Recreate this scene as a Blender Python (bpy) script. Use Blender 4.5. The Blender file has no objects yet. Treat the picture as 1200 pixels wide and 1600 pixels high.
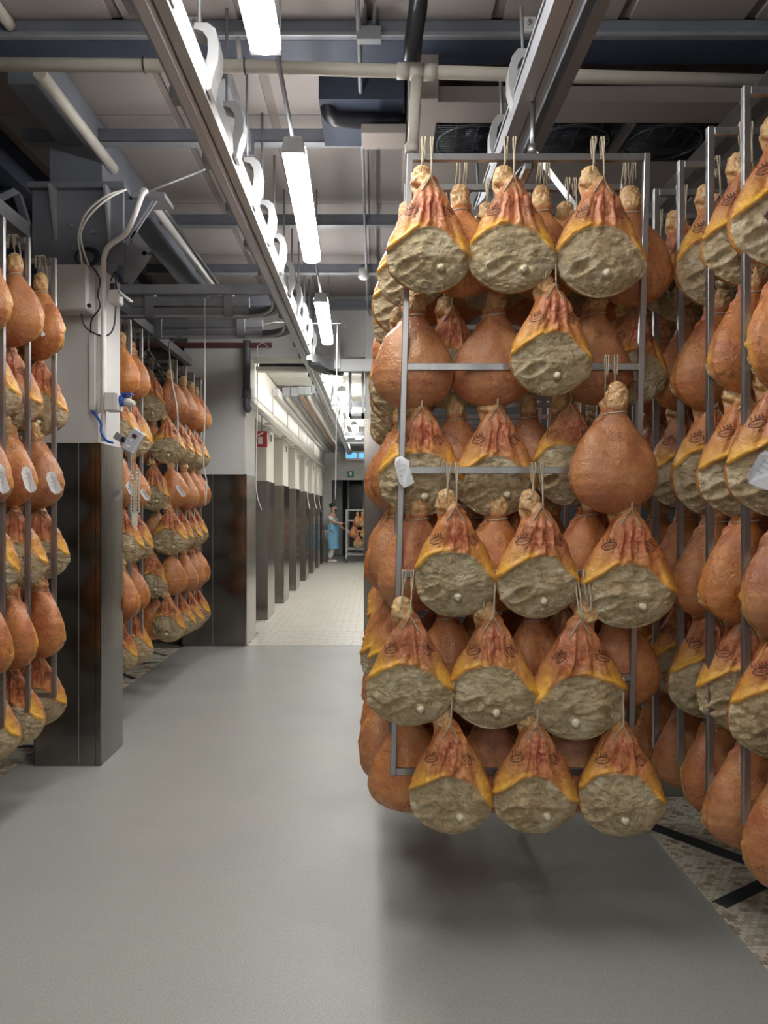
import bpy, bmesh, math, random
import numpy as np
from mathutils import Vector, Matrix
from mathutils.bvhtree import BVHTree

random.seed(7)
SC = bpy.context.scene
COL = SC.collection

# ------------------------------------------------------------------ camera, world, exposure
CAMH = 1.60
cam_d = bpy.data.cameras.new('camera'); cam = bpy.data.objects.new('camera', cam_d); COL.objects.link(cam)
cam.location = (0, 0, CAMH); cam.rotation_euler = (math.radians(90), 0, 0)
cam_d.sensor_fit = 'VERTICAL'; cam_d.sensor_height = 36; cam_d.lens = 27
cam_d.shift_x = 15/1600; cam_d.shift_y = -3/1600
cam_d.clip_end = 100
SC.camera = cam
w = bpy.data.worlds.new('world'); SC.world = w; w.use_nodes = True
w.node_tree.nodes['Background'].inputs[0].default_value = (.75, .8, 1, 1)
w.node_tree.nodes['Background'].inputs[1].default_value = .05
SC.view_settings.view_transform = 'Standard'; SC.view_settings.look = 'None'
SC.view_settings.gamma = 1; SC.view_settings.use_curve_mapping = False
SC.view_settings.exposure = 0.92
LAMP = 29.0          # radiance of the tube diffusers

def at(px, py, Y):
    """point seen at photo pixel (px,py) at depth Y"""
    return Vector(((px-585)*Y/1200, Y, CAMH+(797-py)*Y/1200))

# ------------------------------------------------------------------ materials
def mat(name, col, rough=.5, metal=0, noise=0, nscale=8, bump=0, bscale=40, emis=0, col2=None, spec=.5, stretch=None):
    m = bpy.data.materials.new(name); m.use_nodes = True
    nt = m.node_tree; b = nt.nodes['Principled BSDF']
    b.inputs['Base Color'].default_value = (*col, 1); b.inputs['Roughness'].default_value = rough
    b.inputs['Metallic'].default_value = metal; b.inputs['Specular IOR Level'].default_value = spec
    tc = nt.nodes.new('ShaderNodeTexCoord'); src = tc.outputs['Object']
    if stretch:
        mp = nt.nodes.new('ShaderNodeMapping'); mp.inputs['Scale'].default_value = stretch
        nt.links.new(src, mp.inputs[0]); src = mp.outputs[0]
    if noise or col2:
        n = nt.nodes.new('ShaderNodeTexNoise'); n.inputs['Scale'].default_value = nscale; n.inputs['Detail'].default_value = 5
        nt.links.new(src, n.inputs['Vector'])
        r = nt.nodes.new('ShaderNodeMapRange'); r.inputs[1].default_value = .3; r.inputs[2].default_value = .7
        nt.links.new(n.outputs[0], r.inputs[0])
        mx = nt.nodes.new('ShaderNodeMix'); mx.data_type = 'RGBA'
        c2 = col2 or tuple(c*(1-noise) for c in col)
        mx.inputs[6].default_value = (*col, 1); mx.inputs[7].default_value = (*c2, 1)
        nt.links.new(r.outputs[0], mx.inputs[0]); nt.links.new(mx.outputs[2], b.inputs['Base Color'])
        if metal > .5:
            r2 = nt.nodes.new('ShaderNodeMapRange'); r2.inputs[3].default_value = rough*.8; r2.inputs[4].default_value = rough*1.25
            nt.links.new(n.outputs[0], r2.inputs[0]); nt.links.new(r2.outputs[0], b.inputs['Roughness'])
    if bump:
        n = nt.nodes.new('ShaderNodeTexNoise'); n.inputs['Scale'].default_value = bscale; n.inputs['Detail'].default_value = 4
        nt.links.new(src, n.inputs['Vector'])
        bp = nt.nodes.new('ShaderNodeBump'); bp.inputs['Strength'].default_value = bump; bp.inputs['Distance'].default_value = .01
        nt.links.new(n.outputs[0], bp.inputs['Height']); nt.links.new(bp.outputs[0], b.inputs['Normal'])
    if emis:
        b.inputs['Emission Color'].default_value = (*col, 1); b.inputs['Emission Strength'].default_value = emis
    return m

M = {}
M['steel'] = mat('rack_steel', (.46, .46, .47), .33, .9, .25, 12, stretch=(1, 1, .1))
M['clad'] = mat('brushed_cladding', (.27, .25, .235), .15, 1, .22, 6, bump=.03, bscale=30, stretch=(1, 1, .12))
M['rail'] = mat('rail_aluminium', (.60, .63, .68), .42, .35, .15, 6, stretch=(1, .1, 1))
M['railside'] = mat('rail_side', (.52, .53, .545), .45, .25, .1, 6)
M['galv'] = mat('galvanised', (.33, .34, .365), .5, .3, .25, 5, bump=.05)
M['beam'] = mat('painted_beam', (.19, .205, .245), .6, .1, .25, 4)
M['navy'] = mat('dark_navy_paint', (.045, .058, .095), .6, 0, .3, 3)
M['white'] = mat('white_wall', (.66, .655, .64), .55, 0, .08, 3, bump=.03, bscale=15)
M['corridor'] = mat('corridor_paint', (.70, .67, .61), .5, 0, .1, 3)
M['panel'] = mat('ceiling_panel', (.33, .295, .28), .7, 0, .13, 1.6)
M['seam'] = mat('panel_seam', (.235, .20, .185), .7, 0, .15, 4)
M['ctile'] = mat('corridor_ceiling', (.66, .65, .58), .6, 0, .15, 3)
M['pvc'] = mat('cream_pipe', (.56, .53, .47), .45, 0, .15, 9)
M['wpipe'] = mat('white_pipe', (.78, .77, .74), .4, 0, .06, 9)
M['copper'] = mat('brown_lagging', (.50, .33, .24), .5, 0, .2, 9)
M['black'] = mat('black_plastic', (.018, .02, .024), .35, 0, .2, 9)
M['dgrey'] = mat('grey_drain', (.13, .14, .15), .4, 0, .2, 9)
M['box'] = mat('grey_plastic', (.60, .60, .58), .42, 0, .05, 9)
M['blue'] = mat('socket_blue', (.02, .12, .55), .4, 0, .1, 9)
M['lcd'] = mat('display_dark', (.10, .02, .02), .2, 0, .1, 9)
M['label'] = mat('blue_grey_label', (.45, .5, .6), .4, 0, .05, 9)
M['evap'] = mat('cooler_housing', (.27, .235, .22), .5, .05, .08, 3)
M['grille'] = mat('black_wire', (.05, .055, .065), .4, .5, .1, 9)
M['fan'] = mat('fan_blade', (.035, .045, .075), .5, 0, .1, 9)
M['rope'] = mat('jute_rope', (.66, .57, .42), .9, 0, .4, 300, bump=.5, bscale=500)
M['tag'] = mat('paper_tag', (.80, .81, .84), .7, 0, .04, 20)
M['ink'] = mat('pencil_ink', (.42, .45, .55), .7, 0, .1, 20)
M['stamp'] = mat('scorched_brand', (.10, .022, .018), .7, 0, .5, 200)
M['stampink'] = mat('grey_dot_ink', (.13, .09, .075), .8, 0, .3, 200)
M['green_ink'] = mat('green_ink', (.05, .16, .13), .7, 0, .3, 60)
M['bone'] = mat('femur_bone', (.80, .72, .52), .6, 0, .3, 90, bump=.5, bscale=120)
M['lamp2'] = mat('corridor_lamp_diffuser', (1, .985, .95), .5, emis=LAMP*1.0)
M['lamp'] = mat('lamp_diffuser', (1, .985, .95), .5, emis=LAMP)
M['lampbox'] = mat('lamp_casing', (.55, .56, .58), .4)
M['tiles'] = mat('mosaic_tile', (.74, .69, .58), .45, 0, .12, 42)
M['tiles2'] = mat('mosaic_tile_tan', (.56, .48, .36), .45, 0, .15, 40)
M['tiles3'] = mat('mosaic_tile_brown', (.42, .32, .22), .5, 0, .15, 40)
M['ftile'] = mat('corridor_tile', (.70, .68, .61), .32, 0, .1, 3)
M['grout'] = mat('grout', (.16, .14, .11), .8, 0, .2, 20)
M['darkband'] = mat('dark_floor_band', (.055, .06, .065), .45, 0, .3, 9)
M['red'] = mat('sign_red', (.50, .02, .03), .4, 0, .05, 9)
M['green'] = mat('sign_green', (.01, .28, .13), .4, 0, .05, 9)
M['swhite'] = mat('sign_white', (.85, .85, .85), .4, 0, .02, 9)
M['sblue'] = mat('panel_blue', (.10, .36, .75), .3, emis=.8)
M['glass'] = mat('dark_door_glass', (.02, .025, .03), .12, 0, .2, 2)
M['dframe'] = mat('door_frame_grey', (.36, .37, .37), .4, .3, .1, 5)
M['dkwall'] = mat('dark_hall_wall', (.10, .10, .105), .7, 0, .2, 2)
M['redsteel'] = mat('oxide_red_steel', (.12, .03, .03), .6, 0, .2, 5)
M['skinp'] = mat('person_skin', (.60, .36, .26), .5, 0, .08, 20)
M['cloth'] = mat('white_cotton', (.80, .80, .78), .8, 0, .06, 12, bump=.3, bscale=40)
M['apron'] = mat('blue_apron', (.20, .48, .72), .5, 0, .15, 8, bump=.3, bscale=20)
M['hair'] = mat('dark_hair', (.02, .015, .012), .6, 0, .2, 40)
M['cap'] = mat('green_cap', (.02, .09, .05), .7, 0, .2, 20)
M['strip'] = mat('cream_strip', (.72, .72, .58), .5, 0, .1, 30)

def floor_mat():
    m = mat('epoxy_floor', (.36, .365, .34), .42); nt = m.node_tree; b = nt.nodes['Principled BSDF']
    tc = nt.nodes.new('ShaderNodeTexCoord')
    def noise(s, d=4, vec=tc.outputs['Object']):
        n = nt.nodes.new('ShaderNodeTexNoise'); n.inputs['Scale'].default_value = s; n.inputs['Detail'].default_value = d
        nt.links.new(vec, n.inputs['Vector']); return n.outputs[0]
    def mixc(f, a, c, lo=.3, hi=.7):
        r = nt.nodes.new('ShaderNodeMapRange'); r.inputs[1].default_value = lo; r.inputs[2].default_value = hi; nt.links.new(f, r.inputs[0])
        x = nt.nodes.new('ShaderNodeMix'); x.data_type = 'RGBA'; nt.links.new(r.outputs[0], x.inputs[0])
        for i, v in ((6, a), (7, c)):
            if isinstance(v, tuple): x.inputs[i].default_value = (*v, 1)
            else: nt.links.new(v, x.inputs[i])
        return x.outputs[2]
    big = mixc(noise(1.1), (.43, .43, .40), (.375, .38, .355))
    sp = mixc(noise(170, 2), (.21, .21, .195), (.52, .52, .49), .34, .66)
    x = nt.nodes.new('ShaderNodeMix'); x.data_type = 'RGBA'; x.inputs[0].default_value = .38
    nt.links.new(big, x.inputs[6]); nt.links.new(sp, x.inputs[7])
    nt.links.new(x.outputs[2], b.inputs['Base Color'])
    r = nt.nodes.new('ShaderNodeMapRange'); r.inputs[3].default_value = .34; r.inputs[4].default_value = .52
    nt.links.new(noise(2.2), r.inputs[0]); nt.links.new(r.outputs[0], b.inputs['Roughness'])
    bp = nt.nodes.new('ShaderNodeBump'); bp.inputs['Strength'].default_value = .25; bp.inputs['Distance'].default_value = .004
    nt.links.new(noise(120, 3), bp.inputs['Height']); nt.links.new(bp.outputs[0], b.inputs['Normal'])
    return m
M['floor'] = floor_mat()

def ham_mat():
    m = bpy.data.materials.new('cured_ham_surface'); m.use_nodes = True
    nt = m.node_tree; L = nt.links.new; b = nt.nodes['Principled BSDF']
    def new(t): return nt.nodes.new(t)
    tc = new('ShaderNodeTexCoord'); oi = new('ShaderNodeObjectInfo')
    sc = new('ShaderNodeVectorMath'); sc.operation = 'SCALE'; sc.inputs[3].default_value = 37.0
    L(oi.outputs['Color'], sc.inputs[0])
    ad = new('ShaderNodeVectorMath'); ad.operation = 'ADD'; L(tc.outputs['Object'], ad.inputs[0]); L(sc.outputs[0], ad.inputs[1])
    P = ad.outputs[0]
    oc = new('ShaderNodeSeparateColor'); L(oi.outputs['Color'], oc.inputs[0])
    at_ = new('ShaderNodeAttribute'); at_.attribute_name = 'zones'
    z = new('ShaderNodeSeparateColor'); L(at_.outputs['Color'], z.inputs[0])
    face, fat, red, knob = z.outputs[0], z.outputs[1], z.outputs[2], at_.outputs['Alpha']
    def noise(s, d=4, dist=0, vec=P, rough=.55):
        n = new('ShaderNodeTexNoise'); n.inputs['Scale'].default_value = s; n.inputs['Detail'].default_value = d
        n.inputs['Distortion'].default_value = dist; n.inputs['Roughness'].default_value = rough; L(vec, n.inputs['Vector']); return n.outputs[0]
    def mr(f, lo, hi, a=0, c=1):
        r = new('ShaderNodeMapRange'); r.inputs[1].default_value = lo; r.inputs[2].default_value = hi
        r.inputs[3].default_value = a; r.inputs[4].default_value = c; L(f, r.inputs[0]); return r.outputs[0]
    def mul(a, c):
        n = new('ShaderNodeMath'); n.operation = 'MULTIPLY'; L(a, n.inputs[0])
        if isinstance(c, float): n.inputs[1].default_value = c
        else: L(c, n.inputs[1])
        return n.outputs[0]
    def mix(f, a, c):
        x = new('ShaderNodeMix'); x.data_type = 'RGBA'
        if isinstance(f, float): x.inputs[0].default_value = f
        else: L(f, x.inputs[0])
        for i, v in ((6, a), (7, c)):
            if isinstance(v, tuple): x.inputs[i].default_value = (*v, 1)
            else: L(v, x.inputs[i])
        return x.outputs[2]
    # skin
    skin = mix(mr(noise(9, 5), .32, .68), (.66, .25, .062), (.40, .115, .036))
    skin = mix(mr(oc.outputs[1], 0, 1, 0, .7), skin, (.40, .19, .10))
    skin = mix(mul(mr(noise(6.5, 4), .45, .68), .35), skin, (.58, .32, .15))
    skin = mix(mul(mr(noise(22, 6, 1), .52, .75), .55), skin, (.72, .36, .14))
    skin = mix(mul(mr(noise(5, 3), .5, .72), .6), skin, (.30, .06, .03))
    # veins
    vd = new('ShaderNodeTexVoronoi'); vd.feature = 'DISTANCE_TO_EDGE'; vd.inputs['Scale'].default_value = 17
    wv = new('ShaderNodeTexNoise'); wv.inputs['Scale'].default_value = 22; wv.inputs['Detail'].default_value = 3; L(P, wv.inputs['Vector'])
    ws = new('ShaderNodeVectorMath'); ws.operation = 'SCALE'; ws.inputs[3].default_value = .07; L(wv.outputs['Color'], ws.inputs[0])
    wa = new('ShaderNodeVectorMath'); wa.operation = 'ADD'; L(P, wa.inputs[0]); L(ws.outputs[0], wa.inputs[1]); L(wa.outputs[0], vd.inputs['Vector'])
    vein = mul(mr(vd.outputs['Distance'], .0, .035, 1, 0), mr(noise(7, 2), .50, .62))
    skin = mix(mul(vein, .75), skin, (.13, .025, .018))
    rd = mix(mr(noise(32, 5, 1.5), .38, .62), (.34, .055, .03), (.72, .30, .17))
    skin = mix(mul(red, mr(noise(14, 3), .25, .65, .35, .95)), skin, rd)
    fatc = mix(mr(noise(28, 4), .35, .65), (.82, .47, .06), (.70, .33, .06))
    col = mix(fat, skin, fatc)
    # cut face
    fc = mix(mr(noise(24, 8, 1.2, rough=.62), .33, .66), (.58, .46, .275), (.30, .215, .11))
    fc = mix(mul(mr(noise(12, 7, .6), .50, .68), .8), fc, (.68, .60, .43))
    fc = mix(mul(mr(noise(9, 4, .3), .55, .75), .5), fc, (.42, .25, .11))
    fc = mix(mul(mr(noise(60, 5, 2), .62, .75), .6), fc, (.13, .09, .055))
    fc = mix(mr(oc.outputs[2], 0, 1, 0, .3), fc, (.38, .33, .22))
    col = mix(face, col, fc)
    kc = mix(mr(noise(40, 5), .4, .62), (.70, .46, .20), (.50, .24, .10))
    kc = mix(mul(mr(noise(70, 5), .5, .65), .7), kc, (.80, .66, .42))
    col = mix(knob, col, kc)
    L(col, b.inputs['Base Color'])
    rs = mr(noise(30, 4), .3, .7, .20, .42)
    rf = new('ShaderNodeMix'); rf.data_type = 'FLOAT'; L(face, rf.inputs[0]); L(rs, rf.inputs[2]); rf.inputs[3].default_value = .72
    L(rf.outputs[0], b.inputs['Roughness'])
    b.inputs['Specular IOR Level'].default_value = .5
    b1 = new('ShaderNodeBump'); b1.inputs['Distance'].default_value = .006
    L(mr(face, 0, 1, .45, .8), b1.inputs['Strength']); L(noise(85, 7, .8), b1.inputs['Height'])
    b2 = new('ShaderNodeBump'); b2.inputs['Distance'].default_value = .014
    L(mr(face, 0, 1, .38, .75), b2.inputs['Strength']); L(noise(30, 5, 1.6), b2.inputs['Height']); L(b1.outputs[0], b2.inputs['Normal'])
    L(b2.outputs[0], b.inputs['Normal'])
    return m
M['ham'] = ham_mat()

# ------------------------------------------------------------------ builders
def link(name, me, m, parent=None):
    o = bpy.data.objects.new(name, me); COL.objects.link(o)
    if m is not None and not me.materials: me.materials.append(m)
    if parent is not None: o.parent = parent
    return o
def tag(o, label, cat, group=None):
    o['label'] = label; o['category'] = cat
    if group: o['group'] = group
    return o
def empty(name, loc, label=None, cat=None, group=None, rz=0):
    o = bpy.data.objects.new(name, None); COL.objects.link(o); o.location = loc; o.rotation_euler = (0, 0, rz)
    o.empty_display_size = .05
    if label: tag(o, label, cat, group)
    return o
class MB:
    def __init__(s, off=(0, 0, 0)): s.v = []; s.f = []; s.sm = []; s.off = Vector(off)
    def box(s, x0, x1, y0, y1, z0, z1, shear=0, c=0):
        n = len(s.v)
        for z in (z0, z1):
            for (x, y) in ((x0, y0), (x1, y0), (x1, y1), (x0, y1)):
                s.v.append((x+shear*(z-2.93)-s.off.x, y-s.off.y, z-s.off.z))
        for q in ((0, 3, 2, 1), (4, 5, 6, 7), (0, 1, 5, 4), (1, 2, 6, 5), (2, 3, 7, 6), (3, 0, 4, 7)):
            s.f.append(tuple(n+i for i in q)); s.sm.append(False)
        return s
    def bar(s, a, b, w, h=None):
        """square bar between points"""
        h = h or w; a = Vector(a); b = Vector(b); d = (b-a).normalized()
        up = Vector((0, 0, 1)) if abs(d.z) < .95 else Vector((0, 1, 0))
        r = d.cross(up).normalized(); u = r.cross(d); n = len(s.v)
        for p in (a, b):
            for (i, j) in ((-1, -1), (1, -1), (1, 1), (-1, 1)):
                s.v.append(tuple(p+r*i*w/2+u*j*h/2-s.off))
        for q in ((0, 3, 2, 1), (4, 5, 6, 7), (0, 1, 5, 4), (1, 2, 6, 5), (2, 3, 7, 6), (3, 0, 4, 7)):
            s.f.append(tuple(n+i for i in q)); s.sm.append(False)
        return s
    def tube(s, pts, r, seg=10, closed=False):
        pts = [Vector(p) for p in pts]; n0 = len(s.v); N = len(pts)
        prev = None
        for i, p in enumerate(pts):
            d = (pts[min(i+1, N-1)]-pts[max(i-1, 0)])
            if closed: d = pts[(i+1) % N]-pts[(i-1) % N]
            d.normalize()
            if prev is None:
                u = d.orthogonal().normalized()
            else:
                u = (prev-d*prev.dot(d))
                u = u.normalized() if u.length > 1e-6 else d.orthogonal().normalized()
            prev = u; v = d.cross(u)
            rr = r[i] if isinstance(r, (list, tuple)) else r
            for k in range(seg):
                a = 2*math.pi*k/seg
                s.v.append(tuple(p+u*math.cos(a)*rr+v*math.sin(a)*rr-s.off))
        for i in range(N if closed else N-1):
            j = (i+1) % N
            for k in range(seg):
                l = (k+1) % seg
                s.f.append((n0+i*seg+k, n0+i*seg+l, n0+j*seg+l, n0+j*seg+k)); s.sm.append(True)
        if not closed:
            s.f.append(tuple(n0+k for k in range(seg))[::-1]); s.sm.append(False)
            s.f.append(tuple(n0+(N-1)*seg+k for k in range(seg))); s.sm.append(False)
        return s
    def prism(s, poly, axis, a, b):
        """extrude 2-D polygon along axis between a and b. axis 'x': poly=(y,z); 'y': poly=(x,z); 'z': poly=(x,y)"""
        n = len(s.v); K = len(poly)
        for t in (a, b):
            for (p, q) in poly:
                c = {'x': (t, p, q), 'y': (p, t, q), 'z': (p, q, t)}[axis]
                s.v.append((c[0]-s.off.x, c[1]-s.off.y, c[2]-s.off.z))
        s.f.append(tuple(range(n, n+K))); s.f.append(tuple(range(n+2*K-1, n+K-1, -1))); s.sm += [False]*2
        for i in range(K):
            j = (i+1) % K
            s.f.append((n+i, n+K+i, n+K+j, n+j)); s.sm.append(False)
        return s
    def quad(s, a, b, c, d):
        n = len(s.v)
        for p in (a, b, c, d): s.v.append(tuple(Vector(p)-s.off))
        s.f.append((n, n+1, n+2, n+3)); s.sm.append(False); return s
    def ball(s, c, rx, ry, rz, n=12, m=8):
        n0 = len(s.v); c = Vector(c)-s.off
        s.v.append(tuple(c+Vector((0, 0, rz))))
        for i in range(1, m):
            t = math.pi*i/m
            for k in range(n):
                a = 2*math.pi*k/n
                s.v.append((c.x+rx*math.sin(t)*math.cos(a), c.y+ry*math.sin(t)*math.sin(a), c.z+rz*math.cos(t)))
        s.v.append(tuple(c-Vector((0, 0, rz)))); last = len(s.v)-1
        for k in range(n):
            l = (k+1) % n
            s.f.append((n0, n0+1+k, n0+1+l)); s.f.append((last, last-n+l, last-n+k)); s.sm += [True]*2
            for i in range(m-2):
                s.f.append((n0+1+i*n+k, n0+1+(i+1)*n+k, n0+1+(i+1)*n+l, n0+1+i*n+l)); s.sm.append(True)
        return s
    def mesh(s, name, bevel=0):
        me = bpy.data.meshes.new(name); me.from_pydata(s.v, [], s.f)
        bm = bmesh.new(); bm.from_mesh(me)
        bmesh.ops.recalc_face_normals(bm, faces=bm.faces)
        sm = s.sm
        for i, f in enumerate(bm.faces): f.smooth = sm[i]
        if bevel:
            es = [e for e in bm.edges if len(e.link_faces) == 2 and e.calc_face_angle(0) > .6]
            bmesh.ops.bevel(bm, geom=es, offset=bevel, segments=1, profile=.5, affect='EDGES')
        bm.to_mesh(me); bm.free(); return me
    def build(s, name, m, parent=None, bevel=0):
        return link(name, s.mesh(name, bevel), m, parent)
def B(name, m, x0, x1, y0, y1, z0, z1, parent=None, bevel=0, off=(0, 0, 0), shear=0):
    return MB(off).box(x0, x1, y0, y1, z0, z1, shear).build(name, m, parent, bevel)
def struct(o): o['kind'] = 'structure'; return o
def arc(p0, p1, p2, n=10):
    p0, p1, p2 = map(Vector, (p0, p1, p2))
    return [(1-t)**2*p0+2*t*(1-t)*p1+t*t*p2 for t in (i/n for i in range(n+1))]
def smooth(pts, n=6):
    """Catmull-Rom through the points"""
    P = [Vector(p) for p in pts]; P = [P[0]*2-P[1]]+P+[P[-1]*2-P[-2]]; out = []
    for i in range(1, len(P)-2):
        for k in range(n):
            t = k/n; a, b, c, d = P[i-1:i+3]
            out.append(.5*((2*b)+(c-a)*t+(2*a-5*b+4*c-d)*t*t+(3*b-a-3*c+d)*t**3))
    out.append(P[-2]); return out
H = lambda h: CAMH+h

# ------------------------------------------------------------------ floor
fl = struct(B('floor', M['floor'], -2.24, 1.365, -6, 9.06, -.12, 0))
sub = struct(B('floor', M['grout'], -6, -2.24, -6, 9.06, -.12, -.006))
sub2 = struct(B('floor', M['grout'], 1.365, 6, -6, 9.06, -.12, -.006))
subc = struct(B('floor', M['grout'], -6, 6, 9.06, 30, -.12, -.004))
def mosaic(name, parent, x0, x1, y0, y1, tx, ty):
    b = MB(); rnd = random.Random(3); y = y0; row = 0
    while y < y1-ty*.5:
        x = x0-(tx*.5 if row % 2 else 0)
        while x < x1-.012:
            b.box(max(x, x0)+.002, min(x+tx, x1)-.002, y+.002, y+ty-.002, -.006, rnd.uniform(-.0014, 0)); x += tx
        y += ty; row += 1
    me = b.mesh(name); o = link(name, me, M['tiles'], parent); me.materials.append(M['tiles2']); me.materials.append(M['tiles3'])
    mi = []
    for k in range(len(me.polygons)//6): mi += [rnd.choice((0, 0, 0, 0, 0, 1, 1, 2))]*6
    me.polygons.foreach_set('material_index', mi); o['kind'] = 'stuff'; return o
rb = [(-.55, .835, 1.83, .035), (.80, .60, 3.455, .045)]
mosaic('mosaic_tile', sub2, 1.366, 2.3, 2.2, 4.3, .032, .024)
lb = [(.6, .8, 4.05, .03), (0, 1, 5.2, .03), (.75, .66, 3.1, .03), (-.5, .86, 8.1, .03), (.7, .7, 4.3, .02)]
mosaic('mosaic_tile', sub, -3.25, -2.245, 3.9, 8.9, .075, .05)
def band(parent, p, q, wd):
    p = Vector(p); q = Vector(q); d = (q-p).normalized(); n = Vector((-d.y, d.x, 0))*wd
    MB().prism([(v.x, v.y) for v in (p-n, q-n, q+n, p+n)], 'z', -.004, .0009).build('dark_floor_band', M['darkband'], parent)
def clipband(parent, a, c, d, wd, x0, x1, y0, y1):
    pts = []
    if abs(c) > 1e-3:
        for x in (x0, x1):
            y = (d-a*x)/c
            if y0 <= y <= y1: pts.append((x, y, 0))
    if abs(a) > 1e-3:
        for y in (y0, y1):
            x = (d-c*y)/a
            if x0 < x < x1: pts.append((x, y, 0))
    if len(pts) >= 2: band(parent, pts[0], pts[1], wd*.93)
for k in rb: clipband(sub2, *k, 1.40, 2.3, 2.35, 4.3)
for k in lb: clipband(sub, *k, -3.25, -2.28, 3.95, 8.9)
# corridor tiles: nearest ones singly, the rest joined
tw, td = .205, .105; n = 0; far = MB(); tm = None
yy = 9.07; row = 0
while yy < 27:
    x = -1.50-(tw*.5 if row % 2 else 0) - (.9 if yy > 10 else 0)
    while x < (.0 if yy < 10 else .5):
        if yy < 11.6 and n < 260:
            if tm is None: tm = MB().box(-tw/2+.002, tw/2-.002, -td/2+.002, td/2-.002, -.004, .001).mesh('floor_tile')
            o = link('floor_tile', tm, M['ftile'], subc); o.location = (x+tw/2, yy+td/2, random.uniform(-.0006, .0006)); n += 1
        else: far.box(x+.002, x+tw-.002, yy+.002, yy+td-.002, -.004, .001)
        x += tw
    yy += td; row += 1
o = far.build('floor_tile', M['ftile'], subc); o['kind'] = 'stuff'

# ------------------------------------------------------------------ ceiling and walls
ceil = struct(B('ceiling', M['seam'], -2.55, 6, 3.9, 9.5, H(2.60), H(2.75)))
ceiln = struct(B('ceiling', M['seam'], -6, 6, -6, 3.9, H(2.50), H(2.75)))
xs = [-2.5, -1.86, -1.30, -.66, -.02, .62, 1.26, 1.90, 2.6, 3.4]
ys = [-6, -3.3, .6, 2.2, 3.9, 5.03, 6.48, 7.78, 9.12, 9.5]
for i in range(len(xs)-1):
    for j in range(len(ys)-1):
        hc = 2.60 if ys[j] >= 3.9 else 2.50
        MB().box(xs[i]+.03, xs[i+1]-.03, ys[j], ys[j+1]-.01, H(hc-.015), H(hc)).build('ceiling_panel', M['panel'], ceil if hc > 2.5 else ceiln)
struct(B('wall_left', M['dkwall'], -6.2, -6, -6, 24.6, 0, H(2.75)))
struct(B('wall_right', M['dkwall'], 6, 6.2, -6, 24.6, 0, H(2.75)))
struct(B('wall_back', M['white'], -6, 6, -6.2, -6, 0, H(2.75)))
struct(B('wall_front', M['dkwall'], -6, -2.27, 9.3, 9.5, 0, H(2.75)))
struct(B('wall_front', M['dkwall'], .45, 6, 9.6, 9.8, 0, H(2.75)))
struct(B('ceiling', M['navy'], -6, -2.55, -6, 9.5, H(2.50), H(2.6)))

# purlins
for k, (y, hb, hh) in enumerate([(5.0, 2.40, .085), (6.45, 2.40, .085), (7.75, 2.40, .085), (9.12, 2.40, .085), (1.2, 2.395, .085), (-1.5, 2.395, .085)]):
    x1 = .2 if y < 6 else 3
    b = empty('roof_purlin', (0, y, H(hb)), ['grey roof purlin nearest behind the crossing cream pipe', 'second grey roof purlin back from the crossing pipe',
        'third grey roof purlin back from the crossing pipe', 'rearmost grey roof purlin before the corridor',
        'grey roof purlin above the camera', 'grey roof purlin behind the camera'][k], 'beam', 'roof purlins')
    off = (0, y, H(hb))
    B('web', M['beam'], -2.3, x1, y, y+.05, H(hb), H(hb+hh), b, off=off)
    B('flange', M['galv'], -2.3, x1, y, y+.075, H(hb)-.006, H(hb)+.004, b, off=off)
# deep beam with dark underside near the pipe
b = empty('roof_girder', (0, 3.95, H(2.29)), 'deep grey girder crossing the hall above the cream pipe', 'beam')
off = (0, 3.95, H(2.29))
B('web', M['beam'], -4, 4, 3.90, 3.93, H(2.405), H(2.49), b, off=off)
B('back_web', M['navy'], -4, 4, 4.12, 4.14, H(2.41), H(2.58), b, off=off)
B('underside', M['navy'], -4, 4, 3.93, 4.14, H(2.403), H(2.415), b, off=off)
B('lip', M['galv'], -4, 4, 3.885, 3.90, H(2.405), H(2.42), b, off=off)
for px in (305, 826):
    p = at(px, 38, 3.88); B('bolt_plate', M['white'], p.x-.035, p.x+.035, 3.868, 3.885, p.z-.04, p.z+.04, b, off=off)
    MB(off).tube([(p.x, 3.868, p.z), (p.x, 3.85, p.z)], .012, 8).build('bolt', M['galv'], b)
# pinkish ledge strip between beam and purlin
# beam running away over the left pillar
b = tag(B('roof_beam', M['beam'], -1.98, -1.80, 4.15, 9.2, H(2.30), H(2.55)), 'dark grey beam running away over the left pillar', 'beam')
b2 = empty('roof_channel', (-.88, 4.2, H(2.33)), 'short grey box channel above the left monorail brackets', 'beam')
off = (-.88, 4.2, H(2.33))
B('channel', M['galv'], -.95, -.80, 4.15, 5.0, H(2.33), H(2.45), b2, off=off)
B('end_plate', M['beam'], -.97, -.78, 4.99, 5.0, H(2.31), H(2.46), b2, off=off)
# left dark structure beyond the panel edge
b = empty('truss_beam', (-2.7, 3, H(2.0)), 'dark navy latticed beam in the upper left corner', 'beam'); off = (-2.7, 3, H(2.0))
B('chord', M['navy'], -2.72, -2.56, 4.15, 9, H(2.36), H(2.49), b, off=off)
B('chord', M['navy'], -2.80, -2.68, -1, 9, H(1.98), H(2.06), b, off=off)
for k in range(8):
    y = .2+k*1.0; MB(off).bar((-2.72, y, H(2.03)), (-2.66, y+.5, H(2.38)), .05).bar((-2.66, y+.5, H(2.38)), (-2.72, y+1, H(2.03)), .05).build('lattice_bar', M['beam'], b)

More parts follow.
